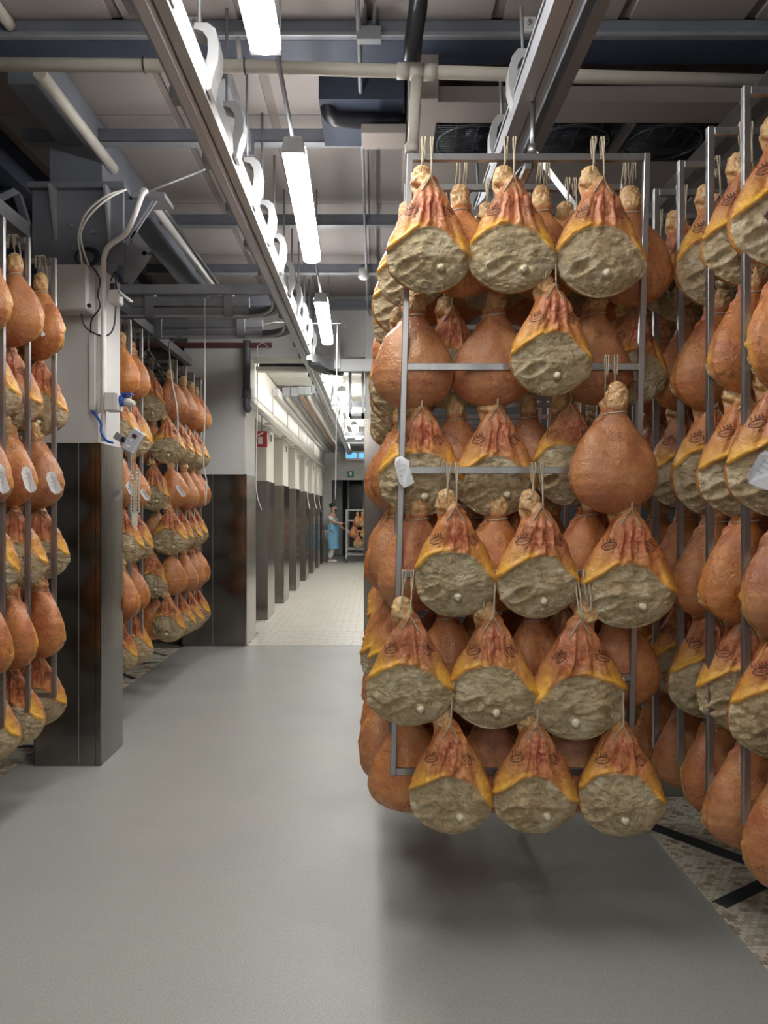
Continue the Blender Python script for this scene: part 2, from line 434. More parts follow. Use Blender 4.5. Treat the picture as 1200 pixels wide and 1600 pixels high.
# ------------------------------------------------------------------ lamps
def lamp(x0, y0, x1, y1, h, label, group, wd=.125):
    c = Vector(((x0+x1)/2, (y0+y1)/2, H(h))); e = empty('tube_light', c, label, 'lamp', group)
    d = Vector((x1-x0, y1-y0, 0)); L_ = d.length; e.rotation_euler = (0, 0, math.atan2(-(x1-x0), y1-y0))
    pr = [(wd/2*math.cos(a), .005+(.055 if math.sin(a) < 0 else .022)*math.copysign(abs(math.sin(a))**.7, math.sin(a))) for a in [2*math.pi*i/20 for i in range(20)]]
    MB().prism(pr, 'y', -L_/2+.02, L_/2-.02).build('diffuser', M['lamp2' if y0 > 10 else 'lamp'], e)
    MB().prism([(-wd*.36, .02), (wd*.36, .02), (wd*.18, .062), (-wd*.18, .062)], 'y', -L_/2+.01, L_/2-.01).build('housing', M['lampbox'], e, .004)
    for s in (-1, 1):
        MB().prism([(-wd/2-.002, -.03), (wd/2+.002, -.03), (wd/2*.75, .05), (-wd/2*.75, .05)], 'y', s*L_/2-.02, s*L_/2+.02).build('end_cap', M['lampbox'], e, .005)
        MB().tube([(0, s*L_/2*.7, .04), (0, s*L_/2*.7, .12)], .008, 8).build('clip', M['galv'], e)
g = 'tube lights in line over the aisle'
lamp(-.41, 1.35, -.43, 3.04, 1.84, 'bright tube light cut by the top edge of the photo', g)
lamp(-.411, 3.9, -.455, 5.6, 1.84, 'bright tube light in the middle of the aisle ceiling', g)
lamp(-.468, 6.69, -.51, 8.36, 1.84, 'short looking bright tube light furthest back before the corridor', g)
lamp(-.41, -1.4, -.41, .3, 1.84, 'tube light directly above and behind the camera', g)
lamp(-.41, -4.2, -.41, -2.5, 1.84, 'tube light furthest behind the camera', g)
for nx, nn in ((-2.6, 'left'), (1.1, 'right')):  # unseen pair off the aisle line, added to brighten the lower hams
    lamp(nx, -5.7, nx, -4.0, 1.84, 'added fill light far behind the camera on the %s side' % nn, g)
g2 = 'tube lights on the corridor ceiling'
for k, (y, lb_) in enumerate([(10.2, 'nearest bright tube light on the corridor ceiling'), (12.3, 'second tube light down the corridor ceiling'),
        (14.6, 'third tube light down the corridor ceiling'), (17.2, 'fourth tube light down the corridor ceiling'), (20.2, 'furthest tube light above the corridor end')]):
    lamp(-.55+k*.03, y, -.55+k*.03, y+1.25, 1.93, lb_, g2, .16)
# conduit carrying the aisle lamps
c = MB().tube([(-.40, -5, H(1.96)), (-.415, 3, H(1.97)), (-.46, 5.6, H(1.97)), (-.52, 8.9, H(1.96))], .011, 8).build('lamp_conduit', M['galv'])
tag(c, 'thin grey conduit along the tops of the aisle tube lights', 'conduit')
for y in (1.6, 3.4, 6.2, 8.5):
    MB().tube([(-.41-(max(y-3, 0))*.018, y, H(1.965)), (-.41-(max(y-3, 0))*.018, y, H(2.59))], .006, 6).build('drop_rod', M['galv'], c)

# ------------------------------------------------------------------ overhead monorails
def monorail(x, h, y0, y1, label, side=1, nb=.55, yb0=None, yb1=None):
    e = empty('monorail', (x, y0, H(h)), label, 'rail'); off = (x, y0, H(h))
    pr = lambda pts: [(x+a, H(h)+b_) for a, b_ in pts]
    MB(off).prism(pr([(-.055, 0), (-.04, -.012), (.0, -.012), (.012, 0), (.012, .055), (-.055, .055)]), 'y', y0, y1).build('running_rail', M['rail'], e)
    MB(off).box(x-.062, x-.050, y0, y1, H(h)+.055, H(h)+.10).build('rail_lip', M['rail'], e)
    MB(off).prism(pr([(.018, .01), (.064, .01), (.075, .04), (.075, .11), (.018, .11)]), 'y', y0, y1).build('guide_rail', M['railside'], e)
    MB(off).box(x-.05, x+.03, y0, y1, H(h)+.085, H(h)+.10).build('top_plate', M['rail'], e)
    y = (yb0 or y0)+.2; pm = None
    while y < (yb1 or y1):
        # curved hanger bracket: C plate rising from the guide rail
        if pm is None:
            out = [(.075, .02), (.088, .03), (.100, .09), (.118, .14), (.122, .21), (.108, .275), (.075, .30), (.02, .30), (.02, .275), (.055, .265), (.075, .235), (.078, .19), (.07, .14), (.06, .11)]
            pm = MB().prism(out, 'y', -.05, .05).mesh('hanger_bracket')
        o = link('hanger_bracket', pm, M['railside'], e); o.location = (0, y-y0, 0)
        MB().tube([(.03, y-y0, .28), (.03, y-y0, (2.48 if y < 3.9 else 2.585 if y < 9.3 else 2.03)-h)], .008, 6).build('hanger_bolt', M['galv'], e)
        MB().box(-.085, -.055, y-y0-.04, y-y0+.04, -.0, .05).build('joint_clip', M['galv'], e, .004)
        y += nb
    return e
r1 = monorail(-.76, 1.7, -3, 23.5, 'long aluminium monorail running above the aisle into the corridor', nb=.6, yb1=20)
r2 = empty('monorail', (.69, -3, H(1.7)), 'twin aluminium monorail running above the central ham rack', 'rail'); off = (.69, -3, H(1.7))
B('running_rail', M['rail'], .60, .66, -3, 9.3, H(1.7), H(1.78), r2, off=off)
B('rail_lip', M['railside'], .665, .685, -3, 9.3, H(1.70), H(1.73), r2, off=off)
B('top_plate', M['rail'], .60, .79, -3, 9.3, H(1.80), H(1.815), r2, off=off)
B('running_rail', M['galv'], .74, .79, -3, 9.3, H(1.70), H(1.80), r2, off=off)
pm = None
for y in (.8, 3.35, 3.9, 4.8, 5.6, 6.5, 7.4):
    if pm is None:
        pm = MB().prism([(-.06-a, z) for a, z in [(.01, .02), (.02, .02), (.038, .08), (.05, .13), (.05, .20), (.035, .26), (.01, .29), (-.04, .29), (-.04, .26), (-.005, .25), (.012, .22), (.016, .18), (.012, .13), (.0, .10)]], 'y', -.04, .04).mesh('hanger_bracket')
    o = link('hanger_bracket', pm, M['railside'], r2); o.location = (0, y+3, 0)
    MB().tube([(-.04, y+3, .27), (-.05, y+3, (.88 if y > 5.3 else .5))], .008, 6).build('hanger_bolt', M['galv'], r2)
r3 = tag(B('monorail', M['galv'], 1.60, 1.67, -3, 9.3, H(1.70), H(1.79)), 'dark aluminium monorail above the right hand racks', 'rail')
r4 = tag(B('monorail', M['galv'], -2.22, -2.15, -3, 9.2, H(1.70), H(1.79)), 'grey monorail above the left hand racks', 'rail')

# branch rails crossing over behind the left pillar
def branch(y, x0, x1, label, red=False, curve=1):
    e = empty('branch_rail', (x1, y, H(1.7)), label, 'rail', 'crossing branch rails'); off = (x1, y, H(1.7))
    B('running_rail', M['galv'], x0, x1, y-.03, y+.03, H(1.69), H(1.77), e, off=off)
    B('rail_lip', M['rail'], x0, x1, y-.045, y-.03, H(1.685), H(1.705), e, off=off)
    B('top_rail', M['galv'], x0, x1, y-.02, y+.04, H(1.79), H(1.87), e, off=off)
    for t in (.25, .85):
        x = x0+(x1-x0)*t
        B('clamp_plate', M['galv'], x-.04, x+.04, y-.065, y-.05, H(1.68), H(1.93), e, .003, off=off)
        B('clamp_web', M['galv'], x-.035, x+.035, y-.05, y+.05, H(1.86), H(1.93), e, off=off)
    # curve into the long monorail
    xe = -.84; c0 = (x1, y, H(1.73)); c1 = (xe+.02, y, H(1.73)) if curve > 0 else (xe, y, H(1.73)); c2 = (xe+.06, y-.9*curve, H(1.73))
    pts = arc(c0, c1, c2, 10)
    b_ = MB(off)
    for a, c_ in zip(pts[:-1], pts[1:]): b_.bar(a, c_+(c_-a)*.05, .05, .07)
    b_.build('curved_rail', M['dgrey'], e)
    b_ = MB(off); pts = [p+Vector((-.05, -.05, -.04)) for p in pts]
    for a, c_ in zip(pts[:-1], pts[1:]): b_.bar(a, c_+(c_-a)*.05, .02, .02)
    b_.build('curved_lip', M['railside'], e)
    return e
branch(6.75, -2.25, -1.10, 'grey branch rail behind the left pillar, the nearer one', curve=.5)
branch(7.55, -2.45, -1.10, 'grey branch rail behind the left pillar, the farther lower one', curve=.5)
b = empty('support_beam', (-1.5, 6.6, H(1.9)), 'grey angle beam carrying the branch rails behind the left pillar', 'beam'); off = (-1.5, 6.6, H(1.9))
B('angle', M['galv'], -2.35, -.85, 6.60, 6.64, H(1.86), H(1.94), b, off=off)
B('angle', M['beam'], -2.35, -.90, 7.30, 7.36, H(1.96), H(2.04), b, off=off)
b = tag(B('tie_beam', M['redsteel'], -2.9, -1.2, 8.94, 9.0, H(1.90), H(1.95)), 'dark red steel strip above the steel-clad wall end', 'beam')
# branch to the right at the corridor mouth
e = empty('branch_rail', (-.4, 9.0, H(1.7)), 'bright branch rail curving right at the corridor mouth', 'rail', 'crossing branch rails'); off = (-.4, 9.0, H(1.7))
B('running_rail', M['railside'], -.42, .5, 9.0, 9.08, H(1.63), H(1.77), e, off=off)
B('clamp_plate', M['railside'], -.47, -.40, 8.97, 9.0, H(1.65), H(1.98), e, off=off)
pts = arc((-.42, 9.04, H(1.70)), (-.66, 9.04, H(1.70)), (-.72, 8.4, H(1.70)), 8)
b_ = MB(off)
for a, c_ in zip(pts[:-1], pts[1:]): b_.bar(a, c_+(c_-a)*.05, .05, .12)
b_.build('curved_rail', M['railside'], e)
b_ = MB(off); pts = [p+Vector((.05, .05, -.09)) for p in pts]
for a, c_ in zip(pts[:-1], pts[1:]): b_.bar(a, c_+(c_-a)*.05, .12, .03)
b_.build('curve_web', M['black'], e)
for k, y in enumerate((12.6, 17.5, 19.2)):
    e = empty('switch_rail', (-.4, y, H(1.7)), ['first dark switch rail branching off inside the corridor', 'second dark switch rail branching off inside the corridor', 'third dark switch rail branching off far down the corridor'][k], 'rail', 'corridor switch rails')
    B('rail', M['dgrey'], -.7, -.12, y, y+.06, H(1.68), H(1.78), e, off=(-.4, y, H(1.7)))
    B('lip', M['railside'], -.7, -.12, y-.02, y, H(1.66), H(1.69), e, off=(-.4, y, H(1.7)))

# ------------------------------------------------------------------ pillars
def clad_pillar(name, x0, x1, y0, y1, steel, top, label, seams=(), wm='white'):
    e = empty(name, ((x0+x1)/2, (y0+y1)/2, 0)); off = e.location
    struct(e); e['label'] = label
    B('plaster', M[wm], x0+.012, x1-.012, y0+.012, y1-.012, 0, top, e, .01, off=off)
    # cladding sheets, front split at the seam
    xs_ = [x0]+list(seams)+[x1-.03]
    for a, c_ in zip(xs_[:-1], xs_[1:]):
        B('steel_sheet', M['clad'], a+.003, c_-.003, y0, y0+.006, 0.004, steel, e, off=off)
    MB(off).prism([(x1-.03, y0-.002), (x1-.004, y0-.002), (x1+.002, y0+.004), (x1+.002, y0+.03), (x1-.006, y0+.03), (x1-.006, y0+.006), (x1-.03, y0+.006)], 'z', .002, steel+.002).build('corner_trim', M['clad'], e)
    B('steel_sheet', M['clad'], x1-.006, x1, y0+.03, y1, .004, steel, e, off=off)
    B('steel_sheet', M['clad'], x0, x0+.006, y0, y1, .004, steel, e, off=off)
    return e
P0 = clad_pillar('trim_1', -2.13, -1.71, 4.8, 5.22, 2.02, 3.14, 'near steel-clad square pillar with white top beside the left rack', (-1.85,))
P0['label'] = 'square pillar left of the aisle, steel sheets below, white above'
P1 = clad_pillar('trim_2', -2.26, -1.505, 9.03, 9.75, 2.02, H(1.93), 'broad steel-clad wall end at the corridor mouth', (-1.9,))
ords = ['second', 'third', 'fourth', 'fifth', 'sixth', 'seventh', 'eighth', 'ninth', 'tenth', 'eleventh']
ypp = [11.15, 13.15, 15.2, 17.3, 19.3, 21.1, 22.7]
for k, y in enumerate(ypp):
    clad_pillar('trim_%d' % (k+3), -2.3, -1.55, y, y+.78, 2.02, H(1.23), '%s pillar of the corridor row, steel below and cream above' % ords[k], (-1.95,), 'corridor')
# right-hand pillar behind the central rack
PR = clad_pillar('trim_12', -.125, .42, 9.2, 9.75, 2.70, H(2.58), 'dark steel-clad pillar behind the central ham rack', ())
# steel head of pillar 0
e = empty('column_head', (-1.9, 5.0, 3.14), 'dark grey bolted steel plate head on top of the left pillar', 'bracket'); off = e.location
B('plate', M['beam'], -2.14, -1.57, 4.80, 4.83, 3.14, 3.60, e, .003, off=off)
B('core', M['beam'], -2.12, -1.74, 4.83, 5.20, 3.14, 3.60, e, off=off)
B('top_flange', M['beam'], -2.16, -1.55, 4.76, 5.25, 3.60, 3.64, e, .003, off=off)
B('stub', M['beam'], -2.05, -1.72, 4.85, 5.15, 3.64, H(2.31), e, off=off)
for x in (-1.99, -1.655):
    MB(off).prism([(4.80, 3.28), (4.80, 3.60), (4.70, 3.60), (4.795, 3.28)], 'x', x-.008, x+.008).build('rib', M['galv'], e)
for px, py in ((112, 352), (146, 362), (115, 388), (132, 345), (170, 395), (100, 400)):
    p = at(px, py, 4.79); MB(off).tube([(p.x, 4.80, p.z), (p.x, 4.788, p.z)], .011, 6).build('bolt', M['galv'], e)
e2 = empty('cross_girder', (-1.45, 5.1, 3.4), 'grey gusseted girder stub right of the left pillar head', 'beam'); off = e2.location
pa = lambda pts, Y: [(at(a, b_, Y).x, at(a, b_, Y).z) for a, b_ in pts]
MB(off).prism(pa([(193, 300), (246, 300), (201, 372), (193, 378)], 4.95), 'y', 4.95, 4.965).build('gusset', M['beam'], e2)
MB(off).prism(pa([(205, 362), (230, 395), (201, 440), (193, 440), (193, 378)], 4.98), 'y', 4.98, 5.0).build('gusset', M['galv'], e2)
for q in (((246, 300), (193, 380)), ((203, 360), (231, 396)), ((231, 396), (199, 442))):
    MB(off).bar(at(*q[0], 4.97), at(*q[1], 4.97), .012, .06).build('gusset_flange', M['galv'], e2)
B('top_flange', M['galv'], -1.57, -1.34, 4.9, 5.12, 3.60, 3.63, e2, off=off)

# corridor: fascia, ceiling, ends
struct(B('wall_left', M['corridor'], -2.4, -1.60, 9.75, 24.6, H(1.23), H(2.1)))
struct(B('wall_left', M['corridor'], -3.4, -3.3, 9.6, 24.6, 0, H(2.1)))
cc = struct(B('ceiling', M['seam'], -3.4, 6, 9.75, 28, H(2.03), H(2.12)))
for j in range(24):
    for i in range(3):
        MB().box(-1.58+i*.6, -1.58+i*.6+.59, 9.95+j*.6, 9.95+j*.6+.59, H(2.022), H(2.03)).build('ceiling_tile', M['ctile'], cc)
struct(B('wall_right', M['corridor'], .42, .52, 9.75, 24.6, 0, H(2.03)))
struct(B('trim_13', M['white'], -2.26, .5, 9.30, 9.75, H(1.86), H(2.6)))     # lintel over corridor mouth
struct(B('trim_14', M['corridor'], -1.52, .5, 9.85, 10.0, H(1.79), H(1.84)))
for i, (z0, z1, y) in enumerate(((1.70, 1.74, 10.4), (1.60, 1.66, 10.5))):
    pass
# lintel ribs / trunking inside mouth
t = empty('duct_trunk', (-.8, 10.2, H(1.85)), 'pale ribbed trunking across the corridor mouth', 'duct'); off = t.location
for k in range(4):
    B('rib', M['galv'] if k == 0 else M['corridor'], -1.5, -.12, 10.0+k*.09, 10.06+k*.09, H(1.80+.03*k), H(2.02), t, off=off)
# bumper rail and fascia pieces
t = empty('bumper_rail', (-1.52, 10, H(1.27)), 'white round rail running along the tops of the corridor pillars', 'rail'); off = t.location
MB(off).tube([(-1.50, 8.95, H(1.29)), (-1.52, 24.4, H(1.29))], .035, 12).build('tube', M['wpipe'], t)
for k in range(8): B('bracket', M['white'], -1.60, -1.50, 9.2+k*2, 9.28+k*2, H(1.25), H(1.27), t, off=off)
for k, y in enumerate(ypp):
    s = empty('pillar_cap', (-1.54, y+.2, H(1.12)), '%s small white cap bracket on top of a corridor pillar' % ords[k], 'bracket', 'pillar cap brackets'); off = s.location
    MB(off).prism([(-1.55, H(1.19)), (-1.49, H(1.13)), (-1.47, H(1.15)), (-1.53, H(1.22))], 'y', y+.02, y+.35).build('flap', M['white'], s)
    B('catch', M['galv'], -1.55, -1.53, y+.3, y+.36, H(1.02), H(1.12), s, off=off)
for k in range(7):
    y = 10+k*2.05
    o = MB().box(-1.599, -1.588, y, y+1.9, H(1.50), H(1.78)).build('access_panel', M['corridor'] if k % 2 else M['box']); tag(o, '%s flat panel along the fascia above the corridor pillars' % (['first']+ords)[k], 'panel', 'fascia panels')
# pipe bundle
specs = [(-1.44, 1.86, .045, 'wpipe', 'white'), (-1.31, 1.86, .04, 'galv', 'grey'), (-1.20, 1.88, .04, 'copper', 'brown lagged, left'), (-1.09, 1.88, .04, 'wpipe', 'pale middle'),
         (-.97, 1.90, .042, 'galv', 'grey second'), (-.90, 1.90, .035, 'copper', 'brown lagged, right')]
for (x, h, r, mm, nm) in specs:
    o = MB().tube([(x, 12.6, H(2.02)), (x, 12.6, H(h)+.05), (x, 12.65, H(h)), (x, 24.3, H(h))], r, 10).build('service_pipe', M[mm])
    tag(o, '%s pipe of the bundle under the corridor ceiling' % nm, 'pipe', 'corridor service pipes')
    MB().box(x-r-.02, x+r+.02, 12.5, 12.7, H(h)-.0, H(h)+.14).build('elbow_cover', M['rail'], o, .01)
o = MB().box(-1.595, -1.50, 12, 24, H(1.78), H(1.90)).build('cable_tray', M['white']); tag(o, 'white cable tray along the corridor fascia', 'tray')
# end wall
struct(B('wall_end', M['white'], -1.62, .42, 24.5, 24.7, 2.56, H(2.03)))
struct(B('wall_end', M['white'], -2.4, -1.36, 24.5, 24.7, 0, 2.56))
struct(B('wall_end', M['dkwall'], -3.3, 3, 28.0, 28.2, 0, 4))
d = empty('door_1', (-.5, 27.0, 0)); struct(d); off = (-.5, 27, 0)
B('door_glass', M['glass'], -.9, .4, 27.02, 27.04, .15, 2.75, d, off=off)
for x in (-.95, -.42, .12): B('door_frame', M['dframe'], x, x+.07, 26.98, 27.06, .1, 2.8, d, off=off)
B('door_frame', M['dframe'], -.95, .4, 26.98, 27.06, 2.72, 2.82, d, off=off)
B('door_frame', M['dframe'], -.95, .4, 26.98, 27.06, .02, .14, d, off=off)
B('door_panel', M['dframe'], -1.6, -1.12, 26.9, 27.0, .02, 2.9, d, off=off)
s = empty('exit_sign', (-.73, 24.49, 2.73), 'small green square emergency sign above the far doorway', 'sign'); off = s.location
p = at(548, 741, 24.47)
s.location = (p.x, 24.48, p.z); off = s.location
B('plate', M['green'], p.x-.10, p.x+.10, 24.47, 24.495, p.z-.10, p.z+.10, s, off=off)
B('pictogram', M['swhite'], p.x-.035, p.x+.035, 24.462, 24.468, p.z-.02, p.z+.065, s, off=off)
MB(off).prism([(p.x-.03, p.z-.03), (p.x+.03, p.z-.03), (p.x, p.z-.07)], 'y', 24.462, 24.468).build('pictogram', M['swhite'], s)
s = empty('wall_unit', at(556, 712, 24.2), 'white wall unit with pale blue windows above the far doorway', 'unit'); off = s.location; p = s.location.copy()
B('casing', M['swhite'], p.x-.34, p.x+.34, 24.1, 24.4, p.z-.14, p.z+.14, s, .01, off=off)
B('blue_window', M['sblue'], p.x-.30, p.x+.02, 24.09, 24.10, p.z-.08, p.z+.08, s, off=off)
B('blue_window', M['sblue'], p.x+.10, p.x+.30, 24.09, 24.10, p.z-.08, p.z+.08, s, off=off)
# red fire sign
p = at(409, 686, 10.6)
s = empty('fire_sign', p, 'red fire hose sign between the first two corridor pillars', 'sign'); off = s.location
B('plate', M['red'], p.x-.075, p.x+.075, 10.6, 10.61, p.z-.11, p.z+.11, s, off=off)
B('pictogram', M['swhite'], p.x-.05, p.x+.01, 10.592, 10.599, p.z-.07, p.z+.03, s, off=off)
MB(off).bar((p.x-.05, 10.595, p.z+.05), (p.x+.02, 10.595, p.z+.09), .02).build('pictogram', M['swhite'], s)
MB(off).tube([(p.x, 10.605, p.z+.1), (p.x, 10.605, H(1.35))], .008, 6).build('hanger', M['galv'], s)
# service frame (steel sleeve) right of corridor mouth
s = empty('sleeve_frame', at(558, 616, 9.8), 'upright rectangular steel frame beside the pillar at the corridor mouth', 'frame'); off = s.location
a = at(546, 579, 9.8); c_ = at(573, 654, 9.8)
for (x0, x1, z0, z1) in ((a.x, a.x+.03, c_.z, a.z), (c_.x-.06, c_.x-.03, c_.z, a.z), (a.x, c_.x-.03, c_.z, c_.z+.03), (a.x, c_.x-.03, a.z-.03, a.z)):
    B('frame_bar', M['rail'], x0, x1, 9.5, 9.85, z0, z1, s, off=off)
# grey drain pipe on the wall end
o = MB().tube(smooth([(-1.49, 8.97, H(1.98)), (-1.49, 8.97, H(1.6)), (-1.49, 8.97, H(1.22)), (-1.47, 9.0, H(1.18))], 4), .045, 12).build('drain_pipe', M['dgrey'])
tag(o, 'grey drain pipe down the front of the wall end by the corridor', 'pipe')
MB().tube([(-1.49, 8.97, H(1.42)), (-1.49, 8.97, H(1.30))], .055, 12).build('collar', M['dgrey'], o)
# pull cords
for pts, Y, lb_ in (([(320, 466), (320, 640), (318, 720), (323, 755), (321, 790)], 6.55, 'long white pull cord hanging in front of the wall end'),
                  ([(402, 541), (402, 640), (400, 740), (402, 775), (409, 797)], 8.6, 'white pull cord curling at the corridor mouth pillar'),
                  ([(527, 507), (526, 600), (525, 720), (524, 780)], 8.2, 'thin pale pole cord hanging at the corridor mouth'),
                  ([(264, 535), (268, 590), (277, 640), (278, 700)], 6.55, 'white cord hanging in front of the rack behind the pillar')):
    o = MB().tube(smooth([at(a, c_, Y) for a, c_ in pts], 5), .006, 6).build('pull_cord', M['wpipe']); tag(o, lb_, 'cord')
    hk = at(*pts[0], Y); MB().tube(smooth([hk, hk+Vector((.05, .1, .06)), hk+Vector((.1, .25, .02 if Y > 7 else .12))], 5), .006, 6).build('cord_hook', M['galv'], o)
for k, (px, py0, py1, Y) in enumerate(((481, 770, 795, 16.9), (492, 775, 795, 18.9), (499, 775, 800, 20.8))):
    o = MB().tube(smooth([Vector((-1.56, Y, H(1.16))), at(px, 797-1200*1.14/Y, Y), at(px-1, py0, Y), at(px+3, py1, Y)], 4), .009, 6).build('pull_cord', M['wpipe']); tag(o, '%s short white cord hanging before a far corridor pillar' % (['first']+ords)[k], 'cord')
o = MB().tube([at(400, 509, 8.2), at(430, 503, 8.2), at(488, 505, 8.2), at(532, 505, 8.2)], .007, 6).build('cord_arm', M['wpipe']); tag(o, 'thin white arm carrying the pole cord across the tube light', 'bracket')

# ------------------------------------------------------------------ ceiling pipes
def pipe(name, pts, r, m, label, seg=12, cat='pipe'):
    o = MB().tube(pts, r, seg).build(name, M[m]); return tag(o, label, cat)
cp = pipe('cream_pipe', [at(-60, 100, 3.6), at(380, 104, 3.62), at(650, 112, 3.64), at(900, 119, 3.66), at(1300, 130, 3.7)], .031, 'pvc', 'long cream pipe crossing the hall below the ceiling')
for px, py in ((630, 111), (672, 113), (650, 112)):
    p = at(px, py, 3.64); MB().tube([p-Vector((.03, 0, 0)), p+Vector((.03, 0, 0))], .038, 12).build('pipe_coupling', M['pvc'], cp)
MB().tube([at(652, 118, 3.64), at(648, 175, 3.66), at(645, 228, 3.68)], .028, 12).build('drop_leg', M['pvc'], cp)
MB().tube([at(643, 226, 3.68), at(644, 240, 3.68)], .034, 12).build('pipe_cap', M['pvc'], cp)
for px in (226, 383):
    p = at(px, 101 if px < 300 else 104, 3.61)
    MB().tube([p+Vector((0, .036*math.cos(t), .036*math.sin(t))) for t in [i*math.pi/6 for i in range(12)]], .004, 6, True).build('cable_tie', M['black'], cp)
MB().tube([at(375, 104, 3.62), at(372, 60, 3.7)], .012, 8).build('strap', M['wpipe'], cp)
pipe('black_pipe', [at(660, -60, 3.3), at(652, 20, 3.4), at(646, 60, 3.5), at(644, 96, 3.55)], .042, 'black', 'thick black pipe dropping to the cream pipe tee')
pipe('black_duct', smooth([at(512, 100, 4.5), at(511, 150, 4.5), at(516, 180, 4.52), at(545, 188, 4.55), at(640, 190, 4.6)], 5), .045, 'black', 'black elbow pipe under the ceiling left of the cooler')
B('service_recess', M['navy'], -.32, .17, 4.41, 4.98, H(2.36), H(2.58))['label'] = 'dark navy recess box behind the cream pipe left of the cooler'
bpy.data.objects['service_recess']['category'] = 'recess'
pipe('conduit', [(-1.70, 3.9, H(2.22)), (-1.70, 5.0, H(2.22))], .035, 'pvc', 'pale pipe alongside the beam ending at the left pillar head')
pipe('conduit', [(-1.84, -2, H(2.45)), (-1.84, 3.88, H(2.45))], .03, 'pvc', 'pale pipe end in the top left corner before the girder')
pipe('conduit', [(-1.62, 5.4, H(2.24)), (-1.62, 9.2, H(2.24))], .03, 'wpipe', 'pale pipe continuing behind the left pillar head')
pipe('conduit', [(-1.50, 5.2, H(2.14)), (-1.50, 9.1, H(2.20))], .014, 'dgrey', 'thin dark conduit behind the left pillar head')
sd = empty('smoke_sensor', at(568, 434, 7.7), 'small white ceiling sensor left of the central rack top', 'sensor'); p = sd.location.copy()
MB(p).tube([p+Vector((0, 0, -.02)), p+Vector((0, 0, .0)), p+Vector((0, 0, .01)), p+Vector((0, 0, .09))], [.03, .05, .055, .055], 14).build('body', M['box'], sd)
pipe('conduit', [(-.08, 3.0, H(2.4)), (-.08, 7.7, H(2.40)), (-.08, 9.0, H(2.38)), (-.05, 9.1, H(2.30))], .012, 'galv', 'thin grey conduit running to the ceiling sensor', 8)
for k, px in enumerate((570, 590)):
    pipe('conduit', [at(px-1, -40, 3.7), at(px-6 if k else px, 50, 3.88)], .012, 'galv', ['thin conduit at the top edge, left one of the pair', 'thin conduit at the top edge, right one of the pair'][k], 8)
o = B('junction_box', M['galv'], at(557, 0, 3.86).x, at(596, 0, 3.86).x, 3.83, 3.884, at(0, 66, 3.86).z, at(0, 45, 3.86).z, bevel=.004); tag(o, 'small grey junction box where two thin conduits meet the girder', 'box')
# conduit rod from pillar head to rail
pipe('conduit', [at(228, 301, 4.75), at(320, 264, 4.9)], .009, 'galv', 'thin rod from the pillar head to the monorail', 8)
pipe('conduit', smooth([at(229, 298, 4.72), at(222, 305, 4.7), at(207, 345, 4.68), at(195, 366, 4.7), at(172, 383, 4.74), at(163, 400, 4.755), at(162, 430, 4.755), at(162, 560, 4.755), at(162, 690, 4.755)], 6), .0165, 'wpipe', 'white conduit sweeping down the front of the left pillar')
for k, dx in enumerate((0, 8)):
    pipe('cable', smooth([at(197, 296, 4.66), at(165+dx*.3, 307+dx*.5, 4.6), at(135+dx*.5, 333+dx*.6, 4.62), at(123+dx*.4, 365, 4.68), at(125+dx*.7, 392, 4.7), at(129+dx*1.2, 415, 4.72)], 6), .0065, 'wpipe', ['white cable looping to the grey box, outer one', 'white cable looping to the grey box, inner one'][k], 8, 'cable')
cc_ = at(133, 402, 4.74)
o = MB()
for k in range(4): o.tube([cc_+Vector(((.06+.006*k)*math.cos(t)+.006*k, -.004*k, (.045+.004*k)*math.sin(t))) for t in [i*math.pi/10 for i in range(20)]], .0045, 6, True)
tag(o.build('cable_coil', M['black']), 'coil of black cable above the grey box on the left pillar', 'cable')
pipe('cable', smooth([at(140, 410, 4.73), at(156, 436, 4.70), at(153, 460, 4.70), at(156, 480, 4.7), at(143, 500, 4.74), at(142, 520, 4.77)], 6), .005, 'black', 'black cable beside the grey box on the left pillar', 6, 'cable')
pipe('cable', smooth([at(127, 490, 4.75), at(133, 510, 4.76), at(150, 522, 4.76), at(168, 524, 4.76), at(178, 510, 4.77), at(181, 478, 4.77)], 6), .005, 'black', 'black cable looping below the boxes on the left pillar', 6, 'cable')
# big grey box
p = at(121, 450, 4.72)
e = empty('junction_box', (p.x, 4.8, p.z), 'large pale grey junction box on the left pillar', 'box'); off = e.location
B('casing', M['box'], at(91, 0, 4.72).x, at(143, 0, 4.72).x, 4.66, 4.798, at(0, 484, 4.66).z, at(0, 416, 4.66).z, e, .012, off=off)
B('lid', M['box'], at(91, 0, 4.72).x-.004, at(143, 0, 4.72).x+.004, 4.635, 4.658, at(0, 486, 4.66).z, at(0, 414, 4.66).z, e, .01, off=off)
for px in (127, 138):
    q = at(px, 490, 4.74); MB(off).tube([q, q+Vector((0, 0, .03))], .014, 8).build('gland', M['box'], e)
q = at(140, 478, 4.63); MB(off).tube([q, q+Vector((0, -.015, 0))], .012, 8).build('lock', M['black'], e)
